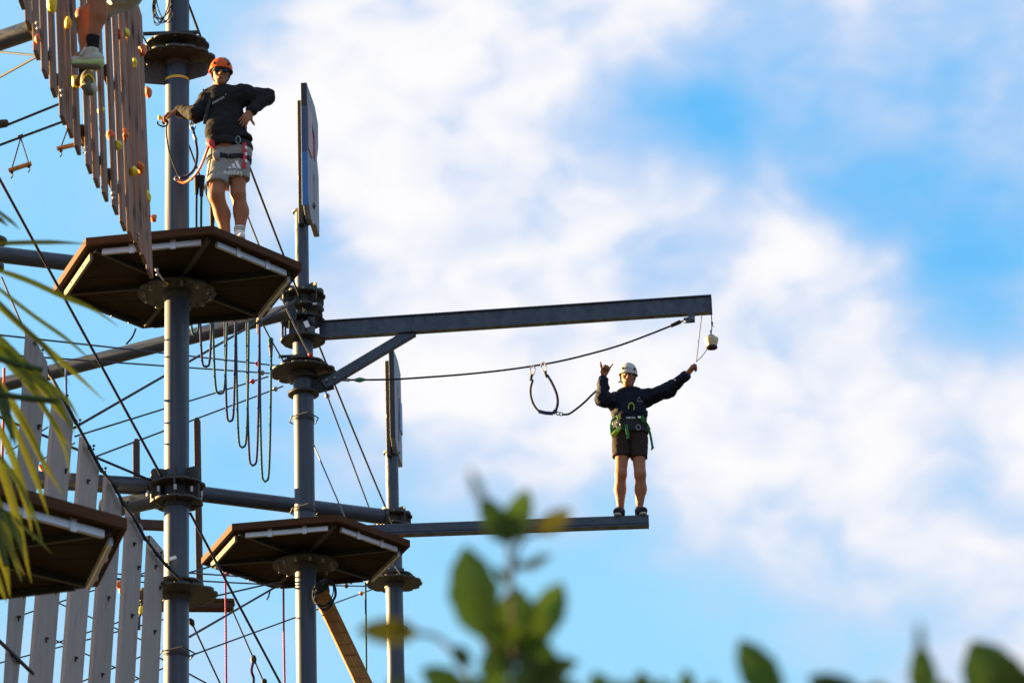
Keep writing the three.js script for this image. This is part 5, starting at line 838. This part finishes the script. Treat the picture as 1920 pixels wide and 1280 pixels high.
// ------------------------------------------------------------------ the man with the white helmet on the walkway beam
{
  const Z = BEAMZ, J = (x, y, dz = 0) => V(x, y, Z + dz), F2 = facing(0.02, 0.14, -0.1), fz = v3(0, 0, 1);
  const t = thing('person', 'man in white helmet, navy jacket and dark shorts on the walkway beam, both arms raised', 'person', v3(J(1182, 970).x, BEAMTOP, -Z));
  const headC = J(1177.5, 706, -0.04), neck = J(1180, 733, 0.0), sl = J(1151, 752, 0.02), sr = J(1211, 746, 0.02), el = J(1131, 748, -0.2), wl = J(1131, 709, -0.24), er = J(1252, 732, -0.16), wr = J(1288, 703, -0.3);
  const hl = J(1168, 822), hr = J(1195, 821), kl = J(1164.5, 889, -0.05), kr = J(1200.5, 889, -0.05), al = J(1163.5, 950, 0.05), ar = J(1198.5, 950, 0.05); al.y = ar.y = BEAMTOP + 0.085;
  const legs = [cone(hl, kl, 0.092, 0.069, { k: 0.03 }), cone(hr, kr, 0.092, 0.069, { k: 0.03 }), cone(kl, kl.clone().lerp(al, 0.4).add(v3(-0.008, 0, -0.03)), 0.064, 0.068), cone(kl.clone().lerp(al, 0.36).add(v3(-0.006, 0, -0.025)), al, 0.067, 0.04), cone(kr, kr.clone().lerp(ar, 0.4).add(v3(0.012, 0, -0.03)), 0.064, 0.068), cone(kr.clone().lerp(ar, 0.36).add(v3(0.01, 0, -0.025)), ar, 0.067, 0.04), blob(kl.clone().add(v3(0, 0, 0.025)), 0.038, 0.048, 0.034), blob(kr.clone().add(v3(0, 0, 0.025)), 0.038, 0.048, 0.034)];
  const torso = [cone(J(1181, 758), J(1181, 785), 0.152, 0.14, { n: fz, s: 1.35, k: 0.08 }), cone(J(1181, 785), J(1181, 806), 0.138, 0.142, { n: fz, s: 1.3, k: 0.08 }), cone(sl, sr, 0.075, 0.075, { k: 0.08 }), cone(neck, J(1181, 750), 0.058, 0.09, { k: 0.05 })];
  const hips = [cone(J(1171, 812), J(1191, 812), 0.112, 0.112, { n: fz, s: 1.1, k: 0.05 })];
  const handL = hand(J(1131.5, 704, -0.24), J(1140, 684, -0.27).sub(J(1131.5, 704, -0.24)), v3(0.5, 0.1, 1), v3(-1, 0.5, 0), [[1.25, 1.5], [1.3, 1.5], [1.3, 1.5], [0.1, 0.1]], [0.7, 0.9, 0.75, 0], 1.08);
  const hw = J(1290, 701, -0.31), handR = hand(hw, J(1304, 682, -0.34).sub(hw), v3(1, -0.3, 0.5), v3(-0.5, 1, -0.3), [[0.5, 0.9], [0.9, 1.3], [1.1, 1.4], [1.1, 1.4]], [0.5, 0.85, 0.2, 0.7], 1.05);
  part(t, 'body', [meshField([...torso, ...hips, ...legs, cone(sl, el, 0.058, 0.046, { k: 0.05 }), cone(el, wl, 0.046, 0.03), cone(sr, er, 0.058, 0.046, { k: 0.05 }), cone(er, wr, 0.046, 0.03), cone(al, al.clone().add(v3(-0.01, -0.045, 0.1)), 0.036, 0.03), cone(ar, ar.clone().add(v3(0.01, -0.045, 0.1)), 0.036, 0.03)], 0.012, { grow: -0.006 }), meshField(headField(headC, F2, neck), 0.005), meshField(handL, 0.0042), meshField(handR, 0.0042)], M.skin);
  faceParts(t, headC, F2, true);
  const jk = part(t, 'jacket', meshField([...torso, cone(J(1174, 812), J(1188, 812), 0.128, 0.128, { n: fz, s: 1.2, k: 0.05 }), cone(sl, el, 0.076, 0.07, { k: 0.06 }), cone(el, wl.clone().lerp(el, 0.1), 0.068, 0.046, { k: 0.05 }), cone(sr, er, 0.078, 0.068, { k: 0.06 }), cone(er, wr.clone().lerp(er, 0.06), 0.066, 0.042, { k: 0.05 }), cone(J(1165, 745, -0.02), J(1196, 744, -0.02), 0.05, 0.05), blob(J(1181, 777, -0.02), 0.185, 0.09, 0.12, { k: 0.07 })], 0.0095,
    { grow: 0.012, wrinkle: wrinkles(0.013, 0.8), planes: [{ p: J(1181, 813), n: v3(0, -1, 0) }] }), M.jacket);
  part(jk, 'collar', meshField([cone(J(1172, 734, -0.02), J(1190, 733, -0.02), 0.062, 0.062, { k: 0.03 }), cone(J(1164, 738, 0.03), J(1196, 736, 0.03), 0.05, 0.05, { k: 0.04 })], 0.008, { grow: 0.012, wrinkle: wrinkles(0.006), planes: [{ p: J(1180, 723, -0.1), n: v3(0, 1, -0.25).normalize() }] }), M.jacket);
  for (const [w, e] of [[wl, el], [wr, er]]) part(jk, 'cuff', meshField([cone(w.clone().lerp(e, 0.16), w.clone().lerp(e, 0.05), 0.045, 0.04)], 0.006, { grow: 0.003, planes: [{ p: w.clone().lerp(e, 0.02), n: w.clone().sub(e).normalize() }] }), M.jacket);
  const hem = (h, k, f) => ({ p: h.clone().lerp(k, f), n: k.clone().sub(h).normalize() }), a1 = hem(hl, kl, 0.54), a2 = hem(hr, kr, 0.57);
  part(t, 'shorts', meshField([...hips, cone(J(1165, 822), J(1164, 889, -0.05), 0.093, 0.074, { k: 0.02 }), cone(J(1197.5, 821), J(1199, 889, -0.05), 0.093, 0.076, { k: 0.006 })], 0.0085, { grow: 0.012, wrinkle: wrinkles(0.007, 0.9), planes: [{ p: J(1181, 803), n: v3(0, 1, 0) }], shape: (d, x, y, z) => { const q = x < (hl.x + hr.x) / 2 ? a1 : a2; return Math.max(d, q.n.x * (x - q.p.x) + q.n.y * (y - q.p.y) + q.n.z * (z - q.p.z)); } }), M.shortsBrown);
  // helmet, print
  const hm = helmet(t, headC, F2, M.shellWhite, 0.106, 0.13, 0.132, 0.0);
  decal(hm.helm, 'printed_word', (c, w, h) => { c.font = 'bold 40px sans-serif'; c.textAlign = 'center'; c.fillText('EDELRID', w / 2, h - 16); }, 192, 64, F2.at(headC, 0, 0.072, 0.12), F2.right, F2.up, v3(0.085, 0.026, 0.08), lin(0.12, 0.12, 0.13));
  part(t, 'strap_buckle', rod(F2.at(headC, -0.1, -0.075, 0.02), F2.at(headC, -0.075, -0.062, 0.02), 0.008), M.black);
  // harness
  const all = [...torso, cone(J(1174, 812), J(1188, 812), 0.128, 0.128, { n: fz, s: 1.2, k: 0.05 })];
  const belt = beltRing(all, J(1181, 790).y, () => 0, 0.075, 0.03, M.strap, t, 'harness_belt'); part(t, 'harness_waist', meshField([...all, ...hips], 0.01, { grow: 0.024, shape: (d, x, y) => Math.max(d, Math.abs(y - J(1181, 803).y) - 0.075) }), M.strap);
  decal(belt, 'printed_word', (c, w, h) => { c.font = 'bold 44px sans-serif'; c.textAlign = 'center'; c.fillText('EDELRID', w / 2, h - 16); }, 224, 64, J(1183, 781, -0.17), v3(1, -0.03, 0), v3(0, 1, 0), v3(0.125, 0.036, 0.2), lin(0.7, 0.7, 0.7));
  part(belt, 'white_patch', bar(J(1198.5, 783.5, -0.165), J(1199.5, 780, -0.165), 0.03, 0.006, v3(1, 0, 0.3)), M.white);
  const G = M.harnessGreen, green = (name, pts, w, m = G) => part(t, name, ribbon(pts, w, 0.012, v3(1, 0.2, 0.3)), m);
  green('side_strap', [J(1158, 781, -0.15), J(1149, 787, -0.12), J(1146.5, 800, -0.08), J(1148, 815, -0.05)], 0.035); green('side_strap', [J(1203, 779, -0.15), J(1207, 789, -0.13), J(1213, 797, -0.06), J(1217, 806, -0.03)], 0.042);
  part(t, 'loose_strap', ribbon([J(1213, 795, -0.07), J(1219, 812, -0.04), J(1221, 822, -0.04), J(1224, 840, -0.04)], 0.026, 0.006, v3(1, 0.2, 0.2)), G); part(t, 'strap_end', rod(J(1221, 843, -0.04), J(1226, 838, -0.04), 0.009), M.black);
  green('buckle_strap', [J(1158, 779, -0.17), J(1159.5, 785, -0.17)], 0.018, M.lime); green('buckle_strap', [J(1162, 778, -0.175), J(1163, 785, -0.175)], 0.018, M.lime);
  green('thigh_strap', [J(1163, 800, -0.15), J(1156, 809, -0.14), J(1148, 818, -0.1)], 0.042, M.lime); green('strap_tail', [J(1174, 796, -0.17), J(1176.5, 808, -0.165), J(1178, 822, -0.16)], 0.03); part(t, 'loop_ring', new THREE.TorusGeometry(0.042, 0.007, 8, 24, 4.4).rotateZ(-0.8).scale(0.75, 1.1, 1).translate(...J(1184, 763, -0.17).toArray()), M.lime);
  for (const [x, y] of [[1153, 793], [1159, 797], [1197, 801]]) part(t, 'gear_loop', new THREE.TorusGeometry(0.03, 0.006, 8, 18).scale(0.8, 1, 1).translate(...J(x, y, -0.15).toArray()), M.ferrule);
  decal(jk, 'printed_logo', (c, w, h) => { c.lineWidth = 9; c.beginPath(); c.moveTo(40, 50); c.lineTo(62, 14); c.lineTo(80, 50); c.stroke(); c.font = 'italic bold 46px sans-serif'; c.textAlign = 'center'; c.fillText('Sails', w / 2, h - 14); }, 128, 112, J(1199, 746, -0.15), v3(1, 0, 0), v3(0, 1, 0), v3(0.085, 0.075, 0.25), lin(0.22, 0.24, 0.28));
  part(jk, 'sleeve_tag', bar(J(1265, 711.5, -0.29), J(1268, 714, -0.29), 0.014, 0.01, v3(1, 1, 0)), M.white); part(t, 'wristwatch', [rod(J(1290, 703, -0.35), J(1294, 708, -0.33), 0.016)], M.black);
  // shoes
  for (const [a, s] of [[al, -1], [ar, 1]]) {
    const toe = a.clone().add(v3(s * 0.04, -0.045, 0.14)), sh = part(t, 'shoe', meshField([cone(a.clone().add(v3(0, -0.04, -0.05)), toe, 0.048, 0.046, { k: 0.02 }), cone(a.clone().add(v3(0, 0.01, -0.01)), a.clone().add(v3(s * 0.012, -0.03, 0.07)), 0.05, 0.05)], 0.006, { planes: [{ p: v3(0, BEAMTOP + 0.002, 0), n: v3(0, -1, 0) }, { p: a.clone().add(v3(0, 0.035, 0)), n: v3(0, 1, -0.1).normalize() }] }), M.shoeDark);
    part(sh, 'sole', meshField([cone(a.clone().add(v3(0, -0.078, -0.05)), toe.clone().setY(a.y - 0.078), 0.043, 0.041)], 0.006, { planes: [{ p: v3(0, BEAMTOP + 0.001, 0), n: v3(0, -1, 0) }, { p: v3(0, BEAMTOP + 0.02, 0), n: v3(0, 1, 0) }] }), M.shoeGrey); part(sh, 'lace', tube([a.clone().add(v3(s * 0.005 - 0.02, -0.015, 0.07)), a.clone().add(v3(s * 0.01 + 0.02, -0.012, 0.075))], 0.005), M.shoeGrey);
  }
  part(t, 'sock', meshField([cone(al.clone().add(v3(0, 0.05, 0)), al, 0.039, 0.039)], 0.007, { planes: [{ p: al.clone().add(v3(0, 0.035, 0)), n: v3(0, 1, 0) }] }), M.sockDark);
  // lanyard on the safety cable
  const q = thing('lanyard', 'black lanyard looped on the safety cable, running to the white-helmeted man\'s harness', 'lanyard', J(1045, 775));
  part(q, 'left_leg', tube([J(999, 712), J(995, 728), J(996, 745), J(1003, 762), J(1010, 770)], 0.013, 40, 7), M.strap); part(q, 'right_leg', tube([J(1026, 703), J(1035, 718), J(1044, 740), J(1045.5, 757), J(1042, 770)], 0.016, 40, 7), M.navy);
  part(q, 'absorber_pack', ribbon([J(1010, 771), J(1022, 774), J(1037, 775), J(1042, 769)], 0.035, 0.03, v3(0, 1, 0)), M.navy); part(q, 'swivel', [new THREE.TorusGeometry(0.018, 0.006, 8, 16).translate(...J(1046, 775).toArray()), new THREE.TorusGeometry(0.018, 0.006, 8, 16).translate(...J(1052, 776).toArray())], M.steelDark);
  part(q, 'tail', tube([J(1054, 777), J(1066, 776), J(1080, 767), J(1098, 752), J(1110, 740), J(1122, 732, 0.05), J(1145, 742, 0.14), J(1172, 778, 0.19)], 0.012, 60, 7), M.strap);
  for (const [x, y, dx] of [[999, 689, -3], [1019, 683, 5]]) { part(q, 'karabiner', [tube([J(x, y - 4), J(x + 4, y + 1), J(x + 2 + dx * 0.6, y + 14), J(x - 2 + dx * 0.6, y + 14), J(x - 4, y + 1)], 0.007, 40, 7, true)], M.bell); part(q, 'strap_neck', rod(J(x + dx * 0.6, y + 13), J(x + dx * 1.2, y + 24), 0.016, 0.014), M.strap); }
}

// ------------------------------------------------------------------ the climber in the upper left corner
{
  const Z = 29.6, J = (x, y, dz = 0) => V(x, y, Z + dz);
  const t = thing('person', 'climber cut off by the top edge, bare legs and grey-green shoes on the climbing wall', 'person', J(160, 165));
  const hipN = J(247, -28, -0.1), hipF = J(236, -14, 0.12), kN = J(182, -14, -0.18), aN = J(172, 84, -0.15), toeN = J(140, 113, -0.12), heelN = J(184, 117, -0.15), kF = J(156, 28, 0.1), aF = J(159, 138, 0.14), chest = J(232, -135, 0), neck = J(222, -180, 0), headC = J(218, -218, 0), sN = J(232, -165, -0.18), sF = J(228, -160, 0.18), eN = J(190, -170, -0.25), wN = J(160, -215, -0.2), eF = J(186, -160, 0.25), wF = J(158, -205, 0.2);
  const torso = [cone(J(242, -40), chest, 0.14, 0.16, { n: v3(1, 0, 0), s: 1.3, k: 0.08 }), cone(hipN, hipF, 0.12, 0.12, { k: 0.08 }), cone(sN, sF, 0.075, 0.075, { k: 0.08 })], fr = facing(-1.3, -0.4, 0);
  const hN = hand(wN, J(150, -232, -0.2).sub(wN), v3(-1, 0, 0), v3(0, 0, -1), [[0.6, 0.8], [0.6, 0.8], [0.6, 0.8], [0.6, 0.8]], [0.7, 0.8, 0.3, 0.3]), hF = hand(wF, J(148, -222, 0.2).sub(wF), v3(-1, 0, 0), v3(0, 0, 1), [[0.6, 0.8], [0.6, 0.8], [0.6, 0.8], [0.6, 0.8]], [0.7, 0.8, 0.3, 0.3]);
  part(t, 'body', [meshField([...torso, cone(hipN, kN, 0.098, 0.07, { k: 0.05 }), cone(kN, kN.clone().lerp(aN, 0.45).add(v3(0.03, 0, 0)), 0.066, 0.07), cone(kN.clone().lerp(aN, 0.4).add(v3(0.025, 0, 0)), aN, 0.066, 0.042), cone(hipF, kF, 0.095, 0.068, { k: 0.05 }), cone(kF, kF.clone().lerp(aF, 0.4).add(v3(0.02, 0, 0)), 0.064, 0.064), cone(kF.clone().lerp(aF, 0.38).add(v3(0.02, 0, 0)), aF, 0.062, 0.04), cone(aN, toeN, 0.04, 0.03), cone(aF, aF.clone().add(v3(-0.06, -0.05, -0.05)), 0.04, 0.03), cone(sN, eN, 0.055, 0.045), cone(eN, wN, 0.044, 0.03), cone(sF, eF, 0.055, 0.045), cone(eF, wF, 0.044, 0.03)], 0.012), meshField(headField(headC, fr, neck), 0.007), meshField(hN, 0.006), meshField(hF, 0.006)], M.skin);
  part(t, 'hair', meshField([blob(fr.at(headC, 0, 0.045, -0.03), 0.086, 0.1, 0.1, { q: fr.q })], 0.01, { planes: [{ p: fr.at(headC, 0, 0.03, 0.03), n: fr.front.clone().add(v3(0, -0.7, 0)).normalize() }] }), M.hair);
  part(t, 'shirt', meshField([...torso, cone(sN, eN, 0.07, 0.065), cone(sF, eF, 0.07, 0.065)], 0.013, { grow: 0.014, wrinkle: wrinkles(0.006) }), M.hoodie);
  const cut = (h, k, f) => ({ p: h.clone().lerp(k, f), n: k.clone().sub(h).normalize() }), c1 = cut(hipN, kN, 0.72), c2 = cut(hipF, kF, 0.62);
  const sh = part(t, 'shorts', meshField([cone(hipN, hipF, 0.125, 0.125, { k: 0.06 }), cone(hipN, kN, 0.115, 0.105, { k: 0.03 }), cone(hipF, kF, 0.112, 0.1, { k: 0.03 })], 0.01, { grow: 0.012, wrinkle: wrinkles(0.007, 0.9), shape: (d, x, y, z) => { const q = z > -(Z + 0.0) ? c1 : c2; return Math.max(d, q.n.x * (x - q.p.x) + q.n.y * (y - q.p.y) + q.n.z * (z - q.p.z)); } }), M.shortsBlue);
  part(sh, 'dark_hem', meshField([cone(hipF.clone().lerp(kF, 0.56), hipF.clone().lerp(kF, 0.62), 0.112, 0.111)], 0.008, { grow: 0.012, shape: (d, x, y, z) => Math.max(Math.abs(d) - 0.008, Math.abs(c2.n.x * (x - c2.p.x) + c2.n.y * (y - c2.p.y) + c2.n.z * (z - c2.p.z)) - 0.012) }), M.black);
  part(t, 'sock', meshField([cone(aN.clone().lerp(kN, 0.2), aN.clone().add(v3(0.0, -0.05, 0)), 0.052, 0.046)], 0.007, { grow: 0.004, planes: [{ p: aN.clone().lerp(kN, 0.17), n: kN.clone().sub(aN).normalize() }] }), M.sockDark);
  part(t, 'sock', meshField([cone(aF.clone().lerp(kF, 0.1), aF.clone().add(v3(0, -0.04, 0)), 0.05, 0.045)], 0.007, { grow: 0.004 }), M.sockDark);
  const d = toeN.clone().sub(heelN).normalize(), up = v3(0, 1, 0);
  const s1 = part(t, 'shoe', meshField([cone(heelN.clone().add(v3(0, 0.035, 0)), toeN.clone().add(v3(0, 0.005, 0)), 0.046, 0.034, { k: 0.03 }), cone(aN.clone().add(v3(0.0, -0.05, 0)), heelN.clone().lerp(toeN, 0.45).add(v3(0, 0.04, 0)), 0.052, 0.046)], 0.0065), M.shoeGrey);
  part(s1, 'midsole', meshField([cone(heelN.clone().add(v3(0.004, -0.002, 0)), toeN.clone().add(v3(0, -0.02, 0)), 0.045, 0.033)], 0.0065, { shape: (q, x, y, z) => { const f = (x - heelN.x) / (toeN.x - heelN.x), yy = lerp(heelN.y - 0.01, toeN.y - 0.022, f); return Math.max(q, y - yy - 0.035); } }), std({ color: lin(0.36, 0.5, 0.2), roughness: 0.6 }), 'pale green midsole'); part(s1, 'sole', meshField([cone(heelN.clone().add(v3(-0.01, -0.028, 0)), toeN.clone().add(v3(0, -0.034, 0)), 0.036, 0.03)], 0.0065, { shape: (q, x, y, z) => { const f = (x - heelN.x) / (toeN.x - heelN.x), yy = lerp(heelN.y - 0.04, toeN.y - 0.05, f); return Math.max(q, y - yy - 0.012); } }), M.sole);
  part(s1, 'laces', meshField([cone(aN.clone().add(v3(-0.05, -0.05, 0.03)), aN.clone().add(v3(-0.085, -0.1, 0.03)), 0.018, 0.014)], 0.006), M.shoeGrey);
  const b0 = J(164, 142, 0.1), b1 = J(167, 168, -0.02), s2 = part(t, 'shoe', meshField([cone(aF.clone().add(v3(0.01, -0.03, 0)), b1, 0.058, 0.05, { k: 0.03 }), blob(J(164, 150, 0.02), 0.06, 0.09, 0.05)], 0.0065), M.sole); part(s2, 'heel_cup', meshField([blob(J(174, 166, -0.02), 0.035, 0.045, 0.05)], 0.0065), M.shoeGrey); part(s2, 'trim', tube([J(153, 156, -0.03), J(157, 145, -0.03), J(165, 139, -0.03), J(173, 146, -0.03), J(177, 158, -0.03)], 0.006), M.yellow); part(s2, 'heel_tab', bar(J(171, 136, 0.05), J(170, 127, 0.07), 0.02, 0.02), M.yellow);
}

// ------------------------------------------------------------------ near leaves: a bush below the middle, one at the right, a palm at the left
const leafy = (c, tr) => phys({ map: rep(shades(c, (u, v) => 1 + 0.35 * loop2(u, v, 2, 2, 4) + 0.15 * loop2(u, v, 9, 3, 2)), 6), roughness: 0.6, transmission: tr, thickness: 0, specularIntensity: 0.4 });
const LEAF = [leafy([0.06, 0.105, 0.008], 0.35), leafy([0.08, 0.13, 0.01], 0.4), leafy([0.105, 0.1, 0.008], 0.35), leafy([0.05, 0.075, 0.008], 0.3)], BARK = std({ color: lin(0.06, 0.045, 0.03), roughness: 0.9 });
function leaf(base, tip, w, fold = 0.25, bend = 0.06, twist = 0) {        // a pointed blade with a fold along its midrib
  const L = base.distanceTo(tip), d = tip.clone().sub(base).normalize(), toEye = EYE.clone().sub(base).normalize(), x = d.clone().cross(toEye).normalize().applyAxisAngle(d, twist), n = x.clone().cross(d).normalize(), N = 12, pos = [], idx = [];
  for (let i = 0; i <= N; i++) {
    const t = i / N, half = w / 2 * Math.pow(Math.sin(Math.PI * Math.pow(t, 0.85)), 0.75) + 0.0008, c = base.clone().addScaledVector(d, L * t).addScaledVector(n, Math.sin(Math.PI * t) * bend * L);
    for (const s of [-1, -0.5, 0, 0.5, 1]) { const wob = 1 + 0.06 * Math.sin(t * 23 + s * 3); const p = c.clone().addScaledVector(x, s * half * wob).addScaledVector(n, Math.abs(s) * half * fold); pos.push(p.x, p.y, p.z); }
  }
  for (let i = 0; i < N; i++) for (let s = 0; s < 4; s++) { const a = i * 5 + s; idx.push(a, a + 1, a + 6, a, a + 6, a + 5); }
  const g = new THREE.BufferGeometry(); g.setAttribute('position', new THREE.Float32BufferAttribute(pos, 3)); g.setIndex(idx); g.computeVertexNormals(); return g;
}
function bush(label, z, leaves, stems, trunk) {
  const px = (x, y, dz = 0) => V(x, y, z + dz), sc = (w) => 1.12 * w / 1115 * (z / 6.5), t = thing('leafy_bush', label, 'bush', px(...trunk).setY(0));
  const root = px(...trunk), br = part(t, 'trunk', [tube([root.clone().setY(0), root.clone().setY(root.y * 0.5).add(v3(0.05, 0, 0.06)), root], 0.02, 30, 8), ...stems.map((s) => tube(s.map((p) => px(p[0], p[1], p[2] ?? 0)), 0.0045, 24, 6))], BARK);
  for (const [bx, by, tx, ty, w, m = 0, dz = 0, dz2 = 0, fold = 0.25, tw = 0] of leaves) part(t, 'leaf', leaf(px(bx, by, dz), px(tx, ty, dz + dz2), sc(w), fold, 0.06, tw), LEAF[m]);
  return t;
}
bush('blurred green bush in front, reaching up below the middle to the walkway beam', 6.5, [
  [905, 1200, 872, 1022, 84, 0], [955, 1020, 902, 930, 46, 0], [950, 1022, 990, 916, 48, 1], [952, 1022, 950, 960, 60, 0], [1005, 998, 1072, 956, 34, 2, 0, 0.02, 0.2], [916, 965, 880, 878, 12, 3, -1.2], [962, 1061, 1014, 1061, 13, 2], [1000, 1205, 1054, 1090, 58, 1], [955, 1205, 974, 1100, 66, 0, 0.05], [930, 1190, 880, 1075, 40, 3, 0.1],
  [985, 1235, 900, 1175, 60, 0, 0.05], [960, 1228, 1046, 1228, 66, 0], [975, 1240, 1030, 1300, 60, 3], [960, 1240, 930, 1240, 60, 3], [955, 1215, 1000, 1190, 60, 1], [940, 1250, 905, 1225, 60, 0],
  [785, 1186, 668, 1181, 44, 2], [760, 1186, 725, 1172, 30, 2], [880, 1310, 790, 1252, 52, 0], [905, 1300, 955, 1238, 40, 1], [860, 1320, 900, 1270, 44, 0], [1010, 1330, 1020, 1255, 60, 3], [1145, 1330, 1112, 1260, 44, 0], [1215, 1330, 1199, 1258, 40, 3], [1290, 1330, 1287, 1254, 30, 0], [760, 1330, 740, 1270, 40, 3, -0.8], [985, 1340, 940, 1275, 60, 0],
  [1000, 1300, 1060, 1255, 60, 3], [840, 1340, 830, 1282, 50, 0], [1010, 1215, 1015, 1135, 44, 0, 0.1], [1060, 1345, 1075, 1272, 40, 3], [985, 1060, 1035, 1040, 14, 3], [962, 1100, 925, 1060, 16, 3, 0.1], [1005, 1260, 1085, 1240, 34, 3], [880, 1250, 850, 1210, 30, 3], [1040, 1340, 1030, 1265, 46, 0], [1180, 1345, 1160, 1274, 46, 0], [1250, 1345, 1240, 1272, 44, 0], [1340, 1345, 1335, 1276, 36, 3], [700, 1345, 690, 1285, 44, 0],
], [[[960, 1400], [962, 1240], [958, 1080], [952, 1015]], [[952, 1120], [980, 1010], [1010, 995]], [[900, 1300], [862, 1240], [820, 1195], [780, 1186]], [[958, 1080], [965, 1062]], [[955, 1240], [905, 1200]], [[965, 1240], [1000, 1205]], [[1000, 1400], [1100, 1340], [1145, 1330]], [[960, 1400], [880, 1310]], [[1100, 1340], [1290, 1330]]], [965, 1400]);
bush('blurred dark green bush in the lower right corner', 6.3, [
  [1462, 1320, 1386, 1198, 64, 0], [1620, 1330, 1516, 1268, 60, 3], [1600, 1330, 1560, 1270, 56, 0], [1640, 1340, 1650, 1278, 60, 3], [1738, 1330, 1725, 1205, 46, 0], [1728, 1240, 1724, 1165, 11, 3, -1.0], [1905, 1345, 1822, 1200, 100, 0], [1925, 1350, 1870, 1240, 90, 3], [1950, 1340, 1915, 1262, 70, 0], [1780, 1345, 1765, 1275, 40, 3],
], [[[1760, 1430], [1740, 1330]], [[1760, 1430], [1905, 1345]], [[1760, 1430], [1610, 1350], [1462, 1320]]], [1760, 1430]);
{ // palm: two leaf stalks just outside the frame with long leaflets hanging into it
  const Z = 18.5, P = (x, y, dz = 0) => V(x, y, Z + dz), t = thing('palm_tree', 'palm with blurred yellow-green fronds hanging in from the left edge', 'palm', P(-420, 900).setY(0));
  const crown = P(-420, 560);
  part(t, 'trunk', tube([crown.clone().setY(0), crown.clone().setY(crown.y * 0.6).add(v3(0.06, 0, 0)), crown], 0.17, 40, 14), BARK);
  const pal = [leafy([0.23, 0.22, 0.008], 0.35), leafy([0.12, 0.145, 0.008], 0.3), leafy([0.035, 0.06, 0.015], 0.15), leafy([0.24, 0.17, 0.02], 0.3), leafy([0.065, 0.08, 0.012], 0.25)];
  const stalk = (pts) => part(t, 'stalk', tube(pts.map((p) => P(...p)), 0.016, 40, 7), pal[2]);
  stalk([[-420, 560], [-200, 590], [-60, 650], [20, 680], [78, 694]]); stalk([[-420, 560], [-220, 640], [-70, 720], [20, 742], [103, 752]]); stalk([[-420, 560], [-250, 720], [-90, 860], [-20, 960], [10, 1060]]); stalk([[-420, 560], [-260, 500], [-120, 470], [-30, 460]]);
  const strip = (pts, w, m) => {      // leaflet along a curve, folded in the middle, pointed
    const c = new THREE.CatmullRomCurve3(pts.map((p) => P(...p)), false, 'centripetal'), N = 22, pos = [], idx = [];
    for (let i = 0; i <= N; i++) { const u = i / N, p = c.getPointAt(u), d = c.getTangentAt(u), x = d.clone().cross(EYE.clone().sub(p).normalize()).normalize(), n = x.clone().cross(d), h = 0.58 * w / 387 / 2 * Math.min(1, 0.4 + u * 3) * Math.min(1, (1 - u) * 2.6 + 0.06); for (const s of [-1, 0, 1]) { const q = p.clone().addScaledVector(x, s * h).addScaledVector(n, Math.abs(s) * h * 0.35); pos.push(q.x, q.y, q.z); } }
    for (let i = 0; i < N; i++) for (let s = 0; s < 2; s++) { const a = i * 3 + s; idx.push(a, a + 1, a + 4, a, a + 4, a + 3); }
    const g = new THREE.BufferGeometry(); g.setAttribute('position', new THREE.Float32BufferAttribute(pos, 3)); g.setIndex(idx); g.computeVertexNormals(); part(t, 'leaflet', g, pal[m]);
  };
  for (const [pts, w, m] of [
    [[[-40, 458], [30, 455], [100, 454], [168, 457]], 15, 4], [[[-30, 498], [50, 525], [110, 552], [175, 580], [222, 612]], 18, 1], [[[-20, 562], [40, 612], [95, 660], [140, 700], [196, 752]], 19, 0],
    [[[-40, 600], [10, 650], [50, 690], [95, 735], [138, 812]], 34, 1], [[[-60, 640], [0, 660], [40, 700], [75, 740]], 44, 1], [[[20, 682], [70, 720], [110, 770], [138, 808]], 22, 0], [[[40, 690], [70, 745], [105, 800], [137, 848]], 18, 0], [[[60, 700], [95, 722], [125, 750], [150, 790]], 14, 1],
    [[[10, 745], [45, 800], [80, 865], [119, 930]], 19, 0], [[[0, 745], [25, 800], [60, 880], [92, 972]], 22, 0], [[[-20, 770], [20, 850], [45, 930], [62, 1012]], 26, 0], [[[-30, 800], [10, 900], [35, 990], [58, 1092]], 28, 0], [[[-40, 860], [0, 960], [20, 1030], [40, 1090]], 30, 1], [[[-40, 900], [-10, 1000], [10, 1070], [18, 1120]], 34, 0], [[[5, 955], [40, 985], [70, 1010], [98, 1040]], 12, 4], [[[-30, 930], [0, 990], [30, 1050], [46, 1080]], 22, 3], [[[-50, 1000], [-20, 1060], [0, 1100], [12, 1130]], 30, 0],
    [[[-50, 700], [-10, 730], [10, 780], [30, 840]], 30, 2], [[[-60, 640], [-20, 700], [10, 760], [20, 830]], 30, 2], [[[-40, 940], [0, 960], [30, 1000], [45, 1050]], 26, 2], [[[-20, 385], [20, 415], [38, 432]], 12, 4], [[[-30, 540], [30, 600], [90, 660], [130, 720]], 16, 4], [[[-30, 520], [60, 590], [130, 640], [185, 690]], 13, 1], [[[-10, 700], [40, 780], [70, 840], [88, 900]], 15, 0], [[[30, 700], [80, 760], [120, 840], [132, 900]], 13, 0], [[[-20, 830], [30, 900], [60, 960], [80, 1020]], 15, 1], [[[-30, 395], [0, 412], [15, 425]], 16, 4],
  ]) strip(pts, w, m);
}
renderer.render(scene, camera);
